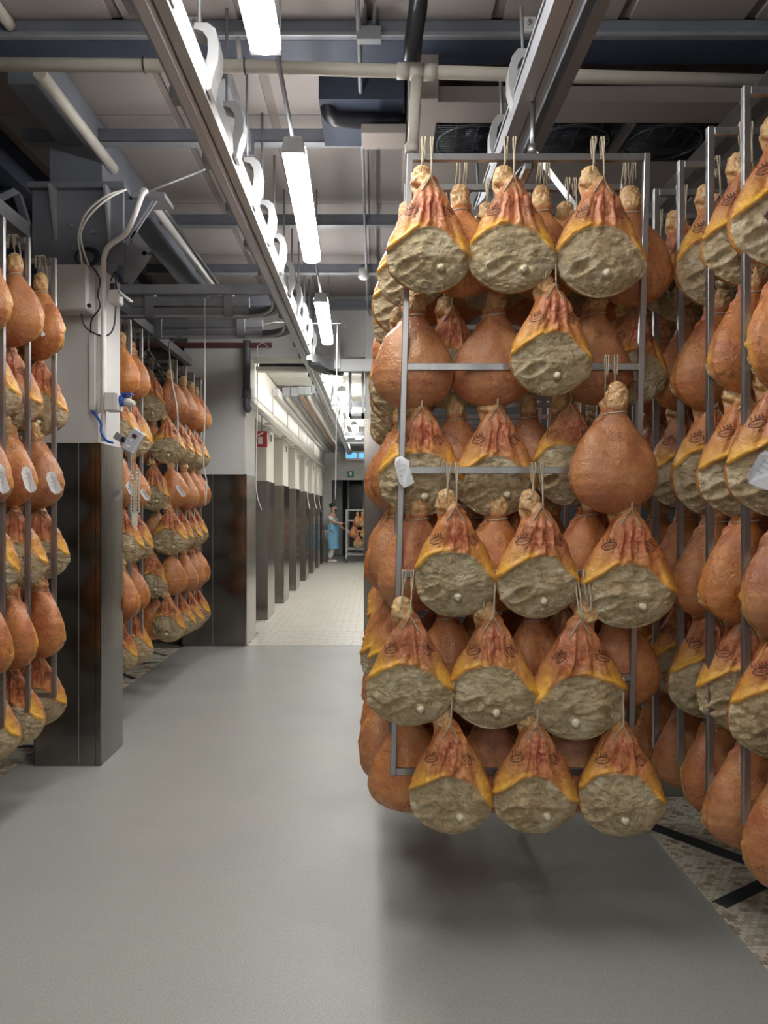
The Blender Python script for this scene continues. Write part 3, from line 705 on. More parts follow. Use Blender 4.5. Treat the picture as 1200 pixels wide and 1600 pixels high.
# small switch box with key arm
a = at(172, 476, 4.76); c_ = at(190, 455, 4.76)
e = empty('switch_box', ((a.x+c_.x)/2, 4.8, (a.z+c_.z)/2), 'small grey switch box with a lever arm on the left pillar', 'box'); off = e.location
B('casing', M['box'], a.x, c_.x, 4.72, 4.798, a.z, c_.z, e, .006, off=off)
B('black_block', M['black'], a.x+.005, a.x+.035, 4.74, 4.798, c_.z+.003, c_.z+.045, e, .003, off=off)
MB(off).bar(at(188, 458, 4.72), at(205, 471, 4.66), .03, .012).build('lever', M['box'], e, .003)
MB(off).tube(smooth([at(172, 440, 4.77), at(180, 425, 4.76), at(182, 450, 4.75)], 5), .0045, 6).build('cable_loop', M['black'], e)
MB(off).tube(smooth([at(184, 422, 4.78), at(181, 445, 4.75), at(190, 463, 4.70)], 5), .0045, 6).build('cable_loop', M['black'], e)
# cable trough
a = at(140, 642, 4.77); c_ = at(150, 522, 4.77)
o = B('cable_trough', M['box'], a.x, c_.x, 4.755, 4.798, a.z, c_.z, bevel=.006); tag(o, 'vertical pale cable trough on the left pillar front', 'trunking')
B('mounting_strip', M['box'], c_.x+.002, c_.x+.05, 4.785, 4.799, a.z-.01, c_.z, o, .002)
o = MB().tube(smooth([at(144, 642, 4.76), at(157, 660, 4.74), at(158, 675, 4.74), at(166, 688, 4.72), at(176, 692, 4.68)], 6), .0075, 8).build('blue_cable', M['blue']); tag(o, 'blue cable from the trough to the gauge on the left pillar', 'cable')
# socket
a = at(165, 643, 4.74); c_ = at(188, 614, 4.74)
e = empty('power_socket', ((a.x+c_.x)/2, 4.8, (a.z+c_.z)/2), 'grey power socket with blue face and pale plug on the left pillar', 'socket'); off = e.location
B('casing', M['box'], a.x, c_.x-.015, 4.70, 4.798, a.z, c_.z, e, .006, off=off)
B('rim', M['swhite'], c_.x-.014, c_.x, 4.70, 4.79, a.z+.002, c_.z-.006, e, .004, off=off)
MB(off).tube([(c_.x, 4.74, (a.z+c_.z)/2+.01), (c_.x+.03, 4.735, (a.z+c_.z)/2+.01)], .036, 14).build('blue_face', M['blue'], e)
MB(off).tube([(c_.x+.03, 4.735, (a.z+c_.z)/2), (c_.x+.06, 4.72, (a.z+c_.z)/2-.005), (c_.x+.10, 4.70, (a.z+c_.z)/2-.012)], [.026, .026, .012], 12).build('plug', M['box'], e)
B('blue_flap', M['blue'], c_.x+.015, c_.x+.075, 4.70, 4.77, (a.z+c_.z)/2+.045, (a.z+c_.z)/2+.052, e, off=off)
# gauge
p = at(209, 690, 4.62)
e = empty('gauge_unit', p, 'tilted pale grey gauge with small dark display on the left pillar', 'gauge')
e.rotation_euler = (math.radians(-12), math.radians(28), math.radians(-18))
MB().box(-.045, .045, -.02, .02, -.075, .075).build('casing', M['box'], e, .01)
MB().box(-.038, .038, -.024, -.0205, -.065, .068).build('face_plate', M['label'], e, .001)
MB().box(-.015, .018, -.028, -.0245, .02, .042).build('display', M['lcd'], e)
MB().box(-.012, .0, -.026, -.0245, -.005, .008).build('print', M['swhite'], e)
MB().box(-.015, .012, -.026, -.0245, -.045, -.032).build('print', M['swhite'], e)
MB().tube([(-.045, 0, -.02), (-.075, .0, -.02)], .018, 10).build('knob', M['black'], e)
MB().box(-.13, -.075, -.015, .02, -.045, .0).build('clamp', M['galv'], e, .003)
# hanging perforated strip
p = at(211, 730, 4.95)
e = empty('logger_strip', at(211, 815, 4.95), 'pale slotted plastic strip hanging in front of the rack behind the pillar', 'strip'); off = e.location
b_ = MB(off)
a = at(204, 735, 4.95); c_ = at(218, 800, 4.95)
for x in (a.x, a.x+.02, c_.x-.026, c_.x-.006): b_.box(x, x+.006, 4.945, 4.955, c_.z, a.z)
for k in range(14):
    z = c_.z+(a.z-c_.z)*k/13; b_.box(a.x, c_.x, 4.945, 4.955, z-.003, z+.003)
b_.build('slotted_body', M['strip'], e)
B('lower_tab', M['strip'], a.x+.01, c_.x-.015, 4.945, 4.955, c_.z-.09, c_.z, e, off=off)
MB(off).tube([at(211, 735, 4.95), at(211, 712, 4.95), at(214, 690, 4.9)], .005, 6).build('cord', M['rope'], e)

# ------------------------------------------------------------------ cooler with fans
e = empty('air_cooler', (1.25, 4.7, H(2.2)), 'ceiling air cooler with three round fans above the central rack', 'cooler'); off = e.location
x0, x1 = .19, 2.55; zb = H(2.20); fans = []
for px in (741, 893, 1037): fans.append(((px-585)*4.59/1200, 4.60))
b_ = MB(off)
b_.box(x0, x1, 4.14, 4.17, zb, H(2.285)); b_.box(x0, x1, 5.3, 5.33, zb, H(2.55)); b_.box(x0, x0+.03, 4.17, 5.3, zb, H(2.5)); b_.box(x1-.03, x1, 4.17, 5.3, zb, H(2.55))
b_.box(x0, x1, 4.14, 5.33, H(2.5), H(2.52))
b_.build('housing', M['evap'], e)
# underside sheet with square openings
sh = MB(off); S = .235
xsf = [x0+.03]
for fx, fy in fans: xsf += [fx-S, fx+S]
xsf += [x1-.03]
sh.box(x0+.03, x1-.03, 4.17, 4.60-S, zb, zb+.01); sh.box(x0+.03, x1-.03, 4.60+S, 5.3, zb, zb+.01)
for i in range(0, len(xsf), 2): sh.box(xsf[i], xsf[i+1], 4.60-S, 4.60+S, zb, zb+.01)
sh.build('underside_sheet', M['evap'], e)
for fx, fy in fans:
    MB(off).tube([(fx, fy, zb+.14), (fx, fy, zb+.20)], .20, 24).build('fan_back', M['fan'], e)
    f_ = MB(off)
    for k in range(5):
        a = 2*math.pi*k/5; c1 = math.cos(a); s1 = math.sin(a); c2 = math.cos(a+.7); s2 = math.sin(a+.7)
        f_.quad((fx+.05*c1, fy+.05*s1, zb+.06), (fx+.205*c1, fy+.205*s1, zb+.04), (fx+.205*c2, fy+.205*s2, zb+.10), (fx+.05*c2, fy+.05*s2, zb+.09))
    f_.tube([(fx, fy, zb+.03), (fx, fy, zb+.12)], .05, 16)
    f_.build('fan_rotor', M['fan'], e)
    fr = MB(off)
    for r in (.22,): fr.tube([(fx+r*math.cos(t), fy+r*math.sin(t), zb) for t in [i*math.pi/16 for i in range(32)]], .012, 6, True)
    fr.build('fan_ring', M['grille'], e)
    gm = MB(off)
    for k in range(22):
        y = fy-S+.01+k*(2*S-.02)/21; gm.tube([(fx-S, y, zb-.008), (fx+S, y, zb-.008)], .0022, 4)
    for x in (fx-.12, fx, fx+.12): gm.tube([(x, fy-S, zb-.006), (x, fy+S, zb-.006)], .003, 4)
    gm.build('grille', M['grille'], e)
    MB(off).box(fx-S-.012, fx-S, fy-S, fy+S, zb-.012, zb+.15).box(fx+S, fx+S+.012, fy-S, fy+S, zb-.012, zb+.15).build('grille_frame', M['grille'], e)
for x in (.29, .93, 2.05): MB(off).tube([(x, 4.14, H(2.24)), (x, 4.13, H(2.24))], .012, 8).build('bolt', M['black'], e)
o = B('drip_tray', M['evap'], -.075, .185, 4.42, 4.62, H(2.17), H(2.225), bevel=.004); tag(o, 'pale drip tray at the left end of the ceiling cooler', 'tray')
# side bracket plate near the pipe tee
o = B('hanger_plate', M['evap'], .19, .34, 4.05, 4.09, H(2.17), H(2.5), bevel=.004); tag(o, 'pale hanger plate behind the cream pipe tee', 'bracket')

# ------------------------------------------------------------------ hams
def fbm(x, z, seed, f, octv=4):
    rs = np.random.RandomState(seed); out = 0; amp = 1; tot = 0
    for o_ in range(octv):
        T = rs.rand(64, 64); X = x*f+100+seed*1.7; Z = z*f+100
        xi = np.floor(X).astype(int); zi = np.floor(Z).astype(int); u = X-xi; v = Z-zi
        u = u*u*(3-2*u); v = v*v*(3-2*v)
        g = lambda i, j: T[i % 64, j % 64]
        out = out+amp*((g(xi, zi)*(1-u)+g(xi+1, zi)*u)*(1-v)+(g(xi, zi+1)*(1-u)+g(xi+1, zi+1)*u)*v-.5)*2
        tot += amp; amp *= .5; f *= 2.03
    return out/tot
def sstep(x, a, b):
    t = np.clip((x-a)/(b-a), 0, 1); return t*t*(3-2*t)
TZ = [.072, .078, .09, .115, .145, .165, .18, .19, .205, .23, .26, .30, .35, .40, .44, .475, .505, .527, .539, .545]
TW = [0, .019, .031, .0385, .040, .036, .0335, .037, .050, .072, .094, .119, .144, .154, .151, .136, .107, .070, .038, 0]
TF = [0, .015, .026, .031, .032, .030, .028, .029, .033, .039, .046, .053, .058, .060, .058, .052, .040, .026, .015, 0]
TB = [0, .015, .026, .032, .034, .031, .029, .031, .037, .048, .060, .072, .083, .088, .085, .074, .056, .036, .020, 0]
VAR = []
NA, NR = 150, 150
def ham_variant(seed, mirror=False, kind='F'):
    rs = np.random.RandomState(seed*13+5)
    zz = np.concatenate([np.linspace(.072, .12, 22, endpoint=False), np.linspace(.12, .50, 100, endpoint=False), np.linspace(.50, .545, 28)])
    def sm(T):
        fz = np.linspace(.072, .545, 1200); v = np.interp(fz, TZ, T); k = np.hanning(41); k /= k.sum()
        vv = np.convolve(np.pad(v, 20, mode='edge'), k, 'valid'); wgt = np.minimum(sstep(fz, .072, .10), 1-sstep(fz, .525, .545))
        return np.interp(zz, fz, vv*wgt+v*(1-wgt))
    W, F, Bk = sm(TW), sm(TF), sm(TB)
    j = rs.uniform(-1, 1, 20)
    W = W*(1+.05*j[0]*sstep(zz, .3, .5)+.06*j[1]*np.exp(-((zz-.26)/.05)**2))
    th = np.linspace(0, 2*np.pi, NA, endpoint=False)
    c, s = np.cos(th), np.sin(th)         # s>0 : front
    Zg = np.repeat(zz[:, None], NA, 1); Cg = np.repeat(c[None], len(zz), 0); Sg = np.repeat(s[None], len(zz), 0)
    Wg, Fg, Bg = W[:, None], F[:, None], Bk[:, None]
    cx = (-.024 if kind == 'F' else -.012)*(1-sstep(Zg, .16, .27))+.006*j[2]; cy = .012*(1-sstep(Zg, .15, .24))
    e = 2/2.35
    if kind == 'F':
        fs = sstep(Sg, -.25, .10)*(1-sstep(Zg, .27, .31)); wf = .006+np.clip(Zg-.118, 0, 1)*.66
        Wg2 = np.where(Zg > .118, np.maximum(Wg, wf), Wg)
    # lateral asymmetry: lower right heavier than left
    asym = 1+.05*np.sign(Cg)*sstep(Zg, .3, .45)*(.5+j[3])
    X = cx+Wg*np.sign(Cg)*np.abs(Cg)**.92*asym
    if kind == 'F':
        Xf = (.004+.006*j[2]*0)+(.6*Wg+.4*wf if False else wf)*np.sign(Cg)*np.abs(Cg)**.92
        take = fs*sstep(Zg, .121, .135)*(wf > Wg*.55); blend = np.where(Wg > wf, 1-sstep(Wg-wf, 0, .02), 1)
        X = X*(1-take*blend)+Xf*take*blend
    D = np.where(Sg > 0, Fg*np.abs(Sg)**e, -Bg*np.abs(Sg)**.95)
    front = sstep(Sg, .0, .25); back = 1-sstep(Sg, -.2, 0)
    u = X/.153
    # boundary of the cut face
    du = np.array([-1.3, -1, -.6, -.2, .1, .4, .6, .8, 1.0, 1.3]); dz = np.array([.42, .388, .340, .316, .312, .325, .352, .392, .425, .46])
    dz = dz+.014*j[4]+np.array([.012, .014, .012, .008, .005, .008, .014, .016, .014, 0])*j[5:15]
    ff = np.linspace(-1.4, 1.4, 400); zf = np.interp(ff, du, dz); k = np.hanning(45); k /= k.sum(); zf = np.convolve(np.pad(zf, 22, mode='edge'), k, 'valid')
    zb_ = np.interp(u, ff, zf)+.0035*fbm(X, Zg*0, seed+3, 30); slope = np.interp(u, ff, np.gradient(zf, ff))/.153
    sd = (Zg-zb_)/np.sqrt(1+slope**2)
    rim = Sg-(.10+.05*fbm(X, Zg, seed+9, 18, 2))
    face = sstep(sd, -.001, .004)*sstep(rim, .0, .06)
    d = np.zeros_like(X)
    d -= .011*sstep(sd, -.001, .008)*front*(.45+.55*(1-sstep(u, .1, .5)))*sstep(rim, 0, .35)
    lipw = .10+1.0*(1-sstep(u, -.30, .10+.15*j[8]))+.7*sstep(u, .62, .85)
    if kind == 'S': lipw = lipw*.6
    d += .0085*np.exp(-((sd+.008)/.0075)**2)*front*lipw*sstep(Zg, .25, .3)
    # cut face relief
    n1 = fbm(X, Zg, seed+20, 17, 5); n2 = fbm(X*.7+Zg*.5, Zg*1.3-X*.4, seed+31, 34, 4); rg = 1-np.abs(n2)*2.2
    fz_ = face*front
    d += fz_*(.011*n1+.0055*np.clip(rg, -1, 1)+.010*fbm(X, Zg, seed+41, 9, 2))
    px, pz = -.070+.02*j[15], .452+.008*j[16]
    dr = np.sqrt(((X-px)/1.35+.25*(Zg-pz))**2+((Zg-pz)*1.25+.35*(X-px))**2)
    d += fz_*(-.018*np.exp(-(dr/.020)**2)+.007*np.exp(-((dr-.033)/.010)**2))
    bx, bz = .028+.02*j[17], .468+.008*j[18]
    db = np.sqrt((X-bx)**2+(Zg-bz)**2)
    d += fz_*(-.009*np.exp(-((db-.020)/.007)**2)+.004*np.exp(-(db/.012)**2))
    hx, hz = bx+.015, bz-.045
    d += fz_*(.008*np.exp(-((np.hypot(X-hx, Zg-hz))/.022)**2))
    # deep crease across
    cr = (Zg-(.445+.3*(X-.0)+.01*np.sin(X*60+j[3]*3)))
    d += -fz_*.006*np.exp(-(cr/.006)**2)*sstep(X, -.10, -.04)*(1-sstep(X, .0, .03))
    # right lobe of fat
    d += (.008 if kind == 'F' else .0)*np.exp(-(((X-.120)/.028)**2+((Zg-.400)/.028)**2))*front
    # flap tip
    tx = .006+.0*Zg; fw = .006+np.clip(Zg-.118, 0, 1)*.60
    ed = np.clip((fw-np.abs(X-tx))/.010, 0, 1); d += .020*ed*sstep(Zg, .118, .130)*(1-sstep(Zg, .19, .27))*sstep(Sg, .15, .4)
    # pleats radiating from the tip
    a = (X-tx-.006)/np.maximum(Zg-.085, .03)
    env = np.exp(-(a/.30)**2)*sstep(Zg, .155, .21)*(1-sstep(sd, -.012, .0))*front
    ph = j[6]*3
    pl = np.cos(a*26+ph+3*fbm(X, Zg, seed+50, 12, 2)); pl2 = np.cos(a*47+ph*2+4*fbm(X, Zg, seed+51, 16, 2))
    d += env*(.0085*(np.abs(pl)**.6*np.sign(pl))+.0040*pl2)*(.35+.65*sstep(Zg, .17, .28))
    cre = np.abs(a-.02*j[7]*4-.02); d -= .009*np.exp(-(cre/.025)**2)*sstep(Zg, .17, .22)*(1-sstep(sd, -.03, .0))*front
    # skin relief everywhere
    d += (1-face)*(.0030*fbm(X+Sg*.1, Zg, seed+60, 14, 4)+.0035*fbm(X+Sg*.05, Zg, seed+61, 6, 2))*sstep(Zg, .17, .22)
    # back: long soft flutes
    d += back*.0045*np.cos(X*55+ph)*sstep(Zg, .2, .26)*(1-sstep(Zg, .30, .42))
    d += back*.004*np.exp(-((Sg+.22)/.10)**2)*sstep(Zg, .33, .42)
    # knob lumps
    kn = 1-sstep(Zg, .158, .175)
    d += kn*(.0065*fbm(X*1+Sg*.02, Zg, seed+70, 30, 3)+.004*fbm(X+Sg*.03, Zg, seed+71, 65, 2))
    Y = cy-(D)                     # front is -y
    # push outward: direction in the section
    nx = Cg*np.abs(Cg)/np.maximum(Wg, .02)*.06; ny = -Sg
    nl = np.sqrt(nx**2+ny**2)+1e-6
    damp = sstep(Zg, .074, .09)*(1-sstep(Zg, .535, .545)*.8)
    X2 = X+nx/nl*d*damp; Y2 = Y+ny/nl*d*damp
    fat = np.exp(-((sd+.010)/.0095)**2)*front*np.clip(lipw, 0, 1)*(.55+.45*(fbm(X, Zg, seed+80, 20, 2)+.6))
    fat += 1.1*sstep(u, .58, .74)*np.exp(-((sd+.022)/.026)**2)*front*(.6+.6*fbm(X, Zg, seed+81, 25, 2))
    fat += .55*(1-sstep(u, -.7, -.2))*np.exp(-((sd+.03)/.03)**2)*front
    fat += np.exp(-((rim+.10)/.085)**2)*sstep(Zg, .36, .43)*(.9-.3*sstep(u, -.2, .6))
    fat += .16*sstep(sd, -.06, -.01)*front
    fat = np.clip(fat, 0, 1)*(1-face)
    red = np.clip(env*1.3, 0, 1)*(1-fat)
    knob = kn*(1-ed*sstep(Zg, .118, .13)*sstep(Sg, .15, .4))
    if mirror: X2 = -X2
    R = len(zz); V = np.zeros((R*NA+2, 3))
    V[:R*NA, 0] = X2.ravel(); V[:R*NA, 1] = Y2.ravel(); V[:R*NA, 2] = -Zg.ravel()
    V[-2] = (V[:NA, 0].mean(), V[:NA, 1].mean(), -.0715); V[-1] = (V[(R-1)*NA:R*NA, 0].mean(), V[(R-1)*NA:R*NA, 1].mean(), -.5455)
    Zo = np.stack([face, fat, red, knob], -1).reshape(-1, 4); Zo = np.vstack([Zo, Zo[0], Zo[(R-1)*NA+10]])
    faces = []; cat = []
    facef, fatf, kf = face, fat, knob
    for r in range(1, R-2) if False else range(R-1):
        for k_ in range(NA):
            l = (k_+1) % NA
            q = (r*NA+k_, r*NA+l, (r+1)*NA+l, (r+1)*NA+k_)
            faces.append(q if mirror else q[::-1])
            z_ = Zo[list(q)].mean(0)
            cat.append(3 if z_[3] > .5 else 1 if z_[0] > .5 else 2 if z_[1] > .5 else 0)
    for k_ in range(NA):
        l = (k_+1) % NA
        t = (R*NA, k_, l); t2 = (R*NA+1, (R-1)*NA+l, (R-1)*NA+k_)
        t = t if not mirror else t[::-1]; t2 = t2 if not mirror else t2[::-1]
        faces.append(t[::-1]); cat.append(3); faces.append(t2[::-1]); cat.append(0)
    full = bpy.data.meshes.new('full'); full.from_pydata(V.tolist(), [], faces)
    nrm = np.zeros(len(V)*3, np.float32); full.vertex_normals.foreach_get('vector', nrm); nrm = nrm.reshape(-1, 3)
    if np.mean((V[:R*NA, 1]-V[:R*NA, 1].mean())*nrm[:R*NA, 1]) < 0:
        faces = [f[::-1] for f in faces]; nrm = -nrm
    bvh = BVHTree.FromPolygons([tuple(v) for v in V.tolist()], faces)
    bpy.data.meshes.remove(full)
    out = {}; cat = np.array(cat)
    for ci, nm in enumerate(('skin', 'cut_face', 'fat_rim', 'shank_end')):
        sel = [faces[i] for i in np.nonzero(cat == ci)[0]]
        used = sorted({v for f in sel for v in f}); mp = {v: i for i, v in enumerate(used)}
        me = bpy.data.meshes.new(nm); me.from_pydata(V[used].tolist(), [], [tuple(mp[v] for v in f) for f in sel])
        ca = me.color_attributes.new('zones', 'FLOAT_COLOR', 'POINT'); ca.data.foreach_set('color', Zo[used].astype(np.float32).ravel())
        me.polygons.foreach_set('use_smooth', [True]*len(me.polygons))
        me.normals_split_custom_set_from_vertices(nrm[used].tolist())
        me.materials.append(M['ham']); out[nm] = me
    sx = -1 if mirror else 1
    def proj(x, z, side=-1, off=.0011):
        h = bvh.ray_cast(Vector((x, side*.5, z)), Vector((0, -side, 0)))
        if h[0] is None: return None
        return h[0].y+side*off
    # femur knob
    y = proj(sx*bx, -bz, off=0) or -.05
    kb = MB().ball((sx*bx, y-.003, -bz), .014, .015, .014, 14, 10)
    kb.v = [(a_+.0012*math.sin(a_*900+c__*700), b__+.001*math.sin(a_*1100), c__+.001*math.cos(c__*900)) for a_, b__, c__ in kb.v]
    me = kb.mesh('femur_knob'); me.materials.append(M['bone']); out['femur_knob'] = me
    # twine ring round the neck
    ring = []
    for t in range(28):
        a_ = 2*math.pi*t/28; ct, st = math.cos(a_), math.sin(a_)
        zc = -.186-.004*ct
        o_ = Vector((sx*(-.014), .010, zc)); h = bvh.ray_cast(o_+Vector((ct*.3, st*.3, 0)), Vector((-ct, -st, 0)))
        ring.append((h[0] if h[0] is not None else o_+Vector((ct*.035, st*.035, 0)))+Vector((ct*.001, st*.001, 0)))
    me = MB().tube(ring, .0032, 6, True).mesh('twine'); me.materials.append(M['rope']); out['twine'] = me
    # ropes: hooked over the bar (origin) and round the neck
    r = MB(); rr = random.Random(seed)
    V0 = Vector((sx*.006, -.052, -.135)); kx = sx*-.018
    def strand(x_top, p_end, jx):
        return smooth([p_end, p_end*.55+Vector((x_top+jx, -.02, .0))*.45+Vector((jx, 0, 0)), Vector((x_top, -.017, .0)), Vector((x_top+.001, -.010, .019)), Vector((x_top+.002, .010, .019)), Vector((x_top+.003, .016, -.004)), Vector((x_top+.004+jx, .014, -.05))], 4)
    r.tube(strand(sx*-.022+.0, Vector((sx*-.028, -.034, -.115)), .002), .0027, 6)
    r.tube(strand(sx*-.010+.0, Vector((sx*-.020, -.030, -.085)), -.003), .0027, 6)
    r.tube(strand(sx*.010, V0, .002), .0027, 6); r.tube(strand(sx*.018, V0+Vector((sx*.002, 0, 0)), -.002), .0027, 6)
    def ont(p):
        y_ = proj(p[0], p[1], off=.002); return Vector((p[0], y_ if y_ is not None else -.03, p[1]))
    r.tube([V0]+[ont((sx*(.006-.032*t), -.137-.052*t)) for t in (.25, .5, .75, 1)], .0027, 6)
    r.tube([V0]+[ont((sx*(.006+.034*t), -.137-.060*t)) for t in (.25, .5, .75, 1)], .0027, 6)
    me = r.mesh('hanging_rope'); me.materials.append(M['rope']); out['hanging_rope'] = me
    # brand marks
    def decal(mb, side=-1, off=.0011):
        vs = []
        for (a_, b__, c__) in mb.v:
            y_ = proj(a_, c__, side, off); vs.append((a_, y_ if y_ is not None else 0, c__))
        return vs
    def brand(cx_, cz, rot, sc_):
        fl_ = MB()
        def P2(a_, b__):
            cr_, sr = math.cos(rot), math.sin(rot); return (cx_+sc_*(a_*cr_-b__*sr), 0, cz+sc_*(a_*sr+b__*cr_))
        N = 24
        for k_ in range(N):
            t0, t1 = 2*math.pi*k_/N, 2*math.pi*(k_+1)/N
            fl_.quad(P2(.024*math.cos(t0), .0105*math.sin(t0)), P2(.024*math.cos(t1), .0105*math.sin(t1)), P2(.0275*math.cos(t1), .0135*math.sin(t1)), P2(.0275*math.cos(t0), .0135*math.sin(t0)))
        for k_ in range(5):
            x_ = -.020+.010*k_; fl_.quad(P2(x_-.0045, .013), P2(x_-.0020, .013), P2(x_+.0012, .024), P2(x_-.0008, .024)); fl_.quad(P2(x_+.0020, .013), P2(x_+.0045, .013), P2(x_+.0018, .024), P2(x_-.0002, .024))
            fl_.quad(P2(x_-.0015, .025), P2(x_+.0015, .025), P2(x_+.0015, .028), P2(x_-.0015, .028))
        for txt, zt, s_ in (('PARMA', -.0045, .0125), (str(rr.randint(102, 498)), -.0275, .0115)):
            vs, fs, wd = text_mesh(txt)
            n0 = len(fl_.v)
            for (a_, b__) in vs: fl_.v.append(P2((a_-wd/2)*s_, b__*s_+zt))
            for f in fs: fl_.f.append(tuple(n0+i for i in f)); fl_.sm.append(False)
        fl_.v = decal(fl_)
        me = bpy.data.meshes.new('brand_mark'); me.from_pydata(fl_.v, [], fl_.f); me.materials.append(M['stamp']); return me
    out['brand_a'] = brand(sx*-.062, -.262, sx*.28, .92); out['brand_b'] = brand(sx*.066, -.262, sx*-.85, .80)
    # dotted number on the back
    dn = MB(); txt = rr.choice(['30', '08', '60', '38'])
    pts = []
    for ci, ch in enumerate(txt):
        for t in range(9):
            a_ = 2*math.pi*t/9
            if ch == '3' and 2 < t < 6: continue
            if ch == '8': pts += [(ci*.022+.006*math.cos(a_), .009+.008*math.sin(a_)), (ci*.022+.007*math.cos(a_), -.008+.008*math.sin(a_))]
            else: pts.append((ci*.022+.008*math.cos(a_), .015*math.sin(a_)))
    for (a_, b__) in pts:
        cx_, cz = -sx*(.0-.011+a_), -.275+b__
        for dd in (0,):
            dn.quad((cx_-.0016, 0, cz-.0016), (cx_+.0016, 0, cz-.0016), (cx_+.0016, 0, cz+.0016), (cx_-.0016, 0, cz+.0016))
    dn.v = decal(dn, 1)
    me = bpy.data.meshes.new('dotted_number'); me.from_pydata(dn.v, [], dn.f); me.materials.append(M['stampink']); out['dotted_number'] = me
    gm_ = MB()
    for k_ in range(4):
        x_, z_ = sx*(-.03+.012*k_), -.225-.006*(k_ % 2); gm_.quad((x_, 0, z_), (x_+.009, 0, z_+.002), (x_+.009, 0, z_+.012), (x_, 0, z_+.010))
    gm_.v = decal(gm_, 1); me = bpy.data.meshes.new('ink_mark'); me.from_pydata(gm_.v, [], gm_.f); me.materials.append(M['green_ink']); out['ink_mark'] = me
    return out
_tc = {}
def text_mesh(s):
    if s in _tc: return _tc[s]
    cu = bpy.data.curves.new('t', 'FONT'); cu.body = s; cu.size = 1; cu.resolution_u = 2
    o = bpy.data.objects.new('t', cu); COL.objects.link(o); dg = bpy.context.evaluated_depsgraph_get(); dg.update()
    me = o.evaluated_get(dg).to_mesh(); vs = [(v.co.x, v.co.y) for v in me.vertices]; fs = [tuple(p.vertices) for p in me.polygons]
    o.evaluated_get(dg).to_mesh_clear(); bpy.data.objects.remove(o); bpy.data.curves.remove(cu)
    wd = max(a for a, b in vs); _tc[s] = (vs, fs, wd); return _tc[s]
NV = 7
for k in range(NV): VAR.append(ham_variant(k+1, mirror=(k == 6)))
VARS = [ham_variant(k+11, mirror=(k % 2 == 1), kind='S') for k in range(6)]

def ham(x, y, zbar, kind, label, group, scale=1.0, rz=0, var=None, marks=True, full=True, rnd=random):
    """kind F = cut face towards the aisle (-y), S = skin side"""
    v = rnd.randrange(NV-1) if var is None else var
    e = empty('cured_ham', (x, y, zbar), label, 'ham', group)
    e.rotation_euler = (0, 0, rz+(math.pi if kind == 'S' else 0)); e.scale = (scale, scale, scale if scale < 1.06 else 1+.6*(scale-1))
    D = VAR[v] if kind == 'F' else VARS[v % 6]; col = (rnd.random(), rnd.random(), rnd.random(), 1)
    def add(nme, par, nm=None):
        o = bpy.data.objects.new(nm or nme, D[nme]); COL.objects.link(o); o.parent = par; o.color = col; return o
    sk = add('skin', e); cf = add('cut_face', e); add('fat_rim', e); sh_ = add('shank_end', e); add('hanging_rope', e)
    if kind == 'S': add('twine', sh_)
    if full and kind == 'F': add('femur_knob', cf)
    if marks and kind == 'F': add('brand_a', sk, 'brand_mark'); add('brand_b', sk, 'brand_mark')
    if marks and kind == 'S' and rnd.random() < .6: add('dotted_number', sk)
    return e

TI = [2.93, 2.54, 2.14, 1.75, 1.36, .97]
TN = ['top', 'second', 'third', 'fourth', 'fifth', 'bottom']
def side(k): return 'cut face forward' if k == 'F' else 'skin side forward'

# ------------------------------------------------------------------ racks
def rack(name, x0, x1, ys_, label, tilt=0, lowbar=True, group='hanging ham racks', apex=None):
    cx, cy = (x0+x1)/2, (ys_[0]+ys_[-1])/2
    e = empty(name, (cx, cy, .6), label, 'rack', group); off = e.location
    T = .023
    for y in ys_:
        for x in (x0, x1):
            B('post', M['steel'], x-T/2, x+T/2, y-T/2, y+T/2, .60, 2.945, e, .002, off=off, shear=tilt)
        for z in TI+[.615]:
            s_ = tilt*(z-2.93)
            B('crossbar', M['steel'], x0+T/2+s_, x1-T/2+s_, y-.011, y+.011, z-.013, z+.013, e, .0015, off=off)
    for z in (2.90, .615):
        xm = cx+tilt*(z-2.93); B('spine_rail', M['steel'], xm-.012, xm+.012, ys_[0], ys_[-1], z-.012, z+.012, e, off=off)
    ax = apex or Vector((cx+.05, cy, 3.13))
    yf, yb = ys_[0]+.13, ys_[-1]-.13
    for (x, y, z) in ((x0, yf, 2.48), (x1, yf, 2.5), (x0, yb, 2.5), (x1, yb, 2.5)):
        MB(off).bar(ax, (x+tilt*(z-2.93), y, z), .012, .022).build('brace', M['steel'], e)
    MB(off).tube([ax+Vector((0, 0, -.03)), ax+Vector((0, 0, .2))], .011, 10).build('hanger_rod', M['steel'], e)
    MB(off).tube([ax+Vector((0, 0, -.02)), ax+Vector((0, 0, .02))], .022, 6).build('hanger_nut', M['steel'], e)
    return e
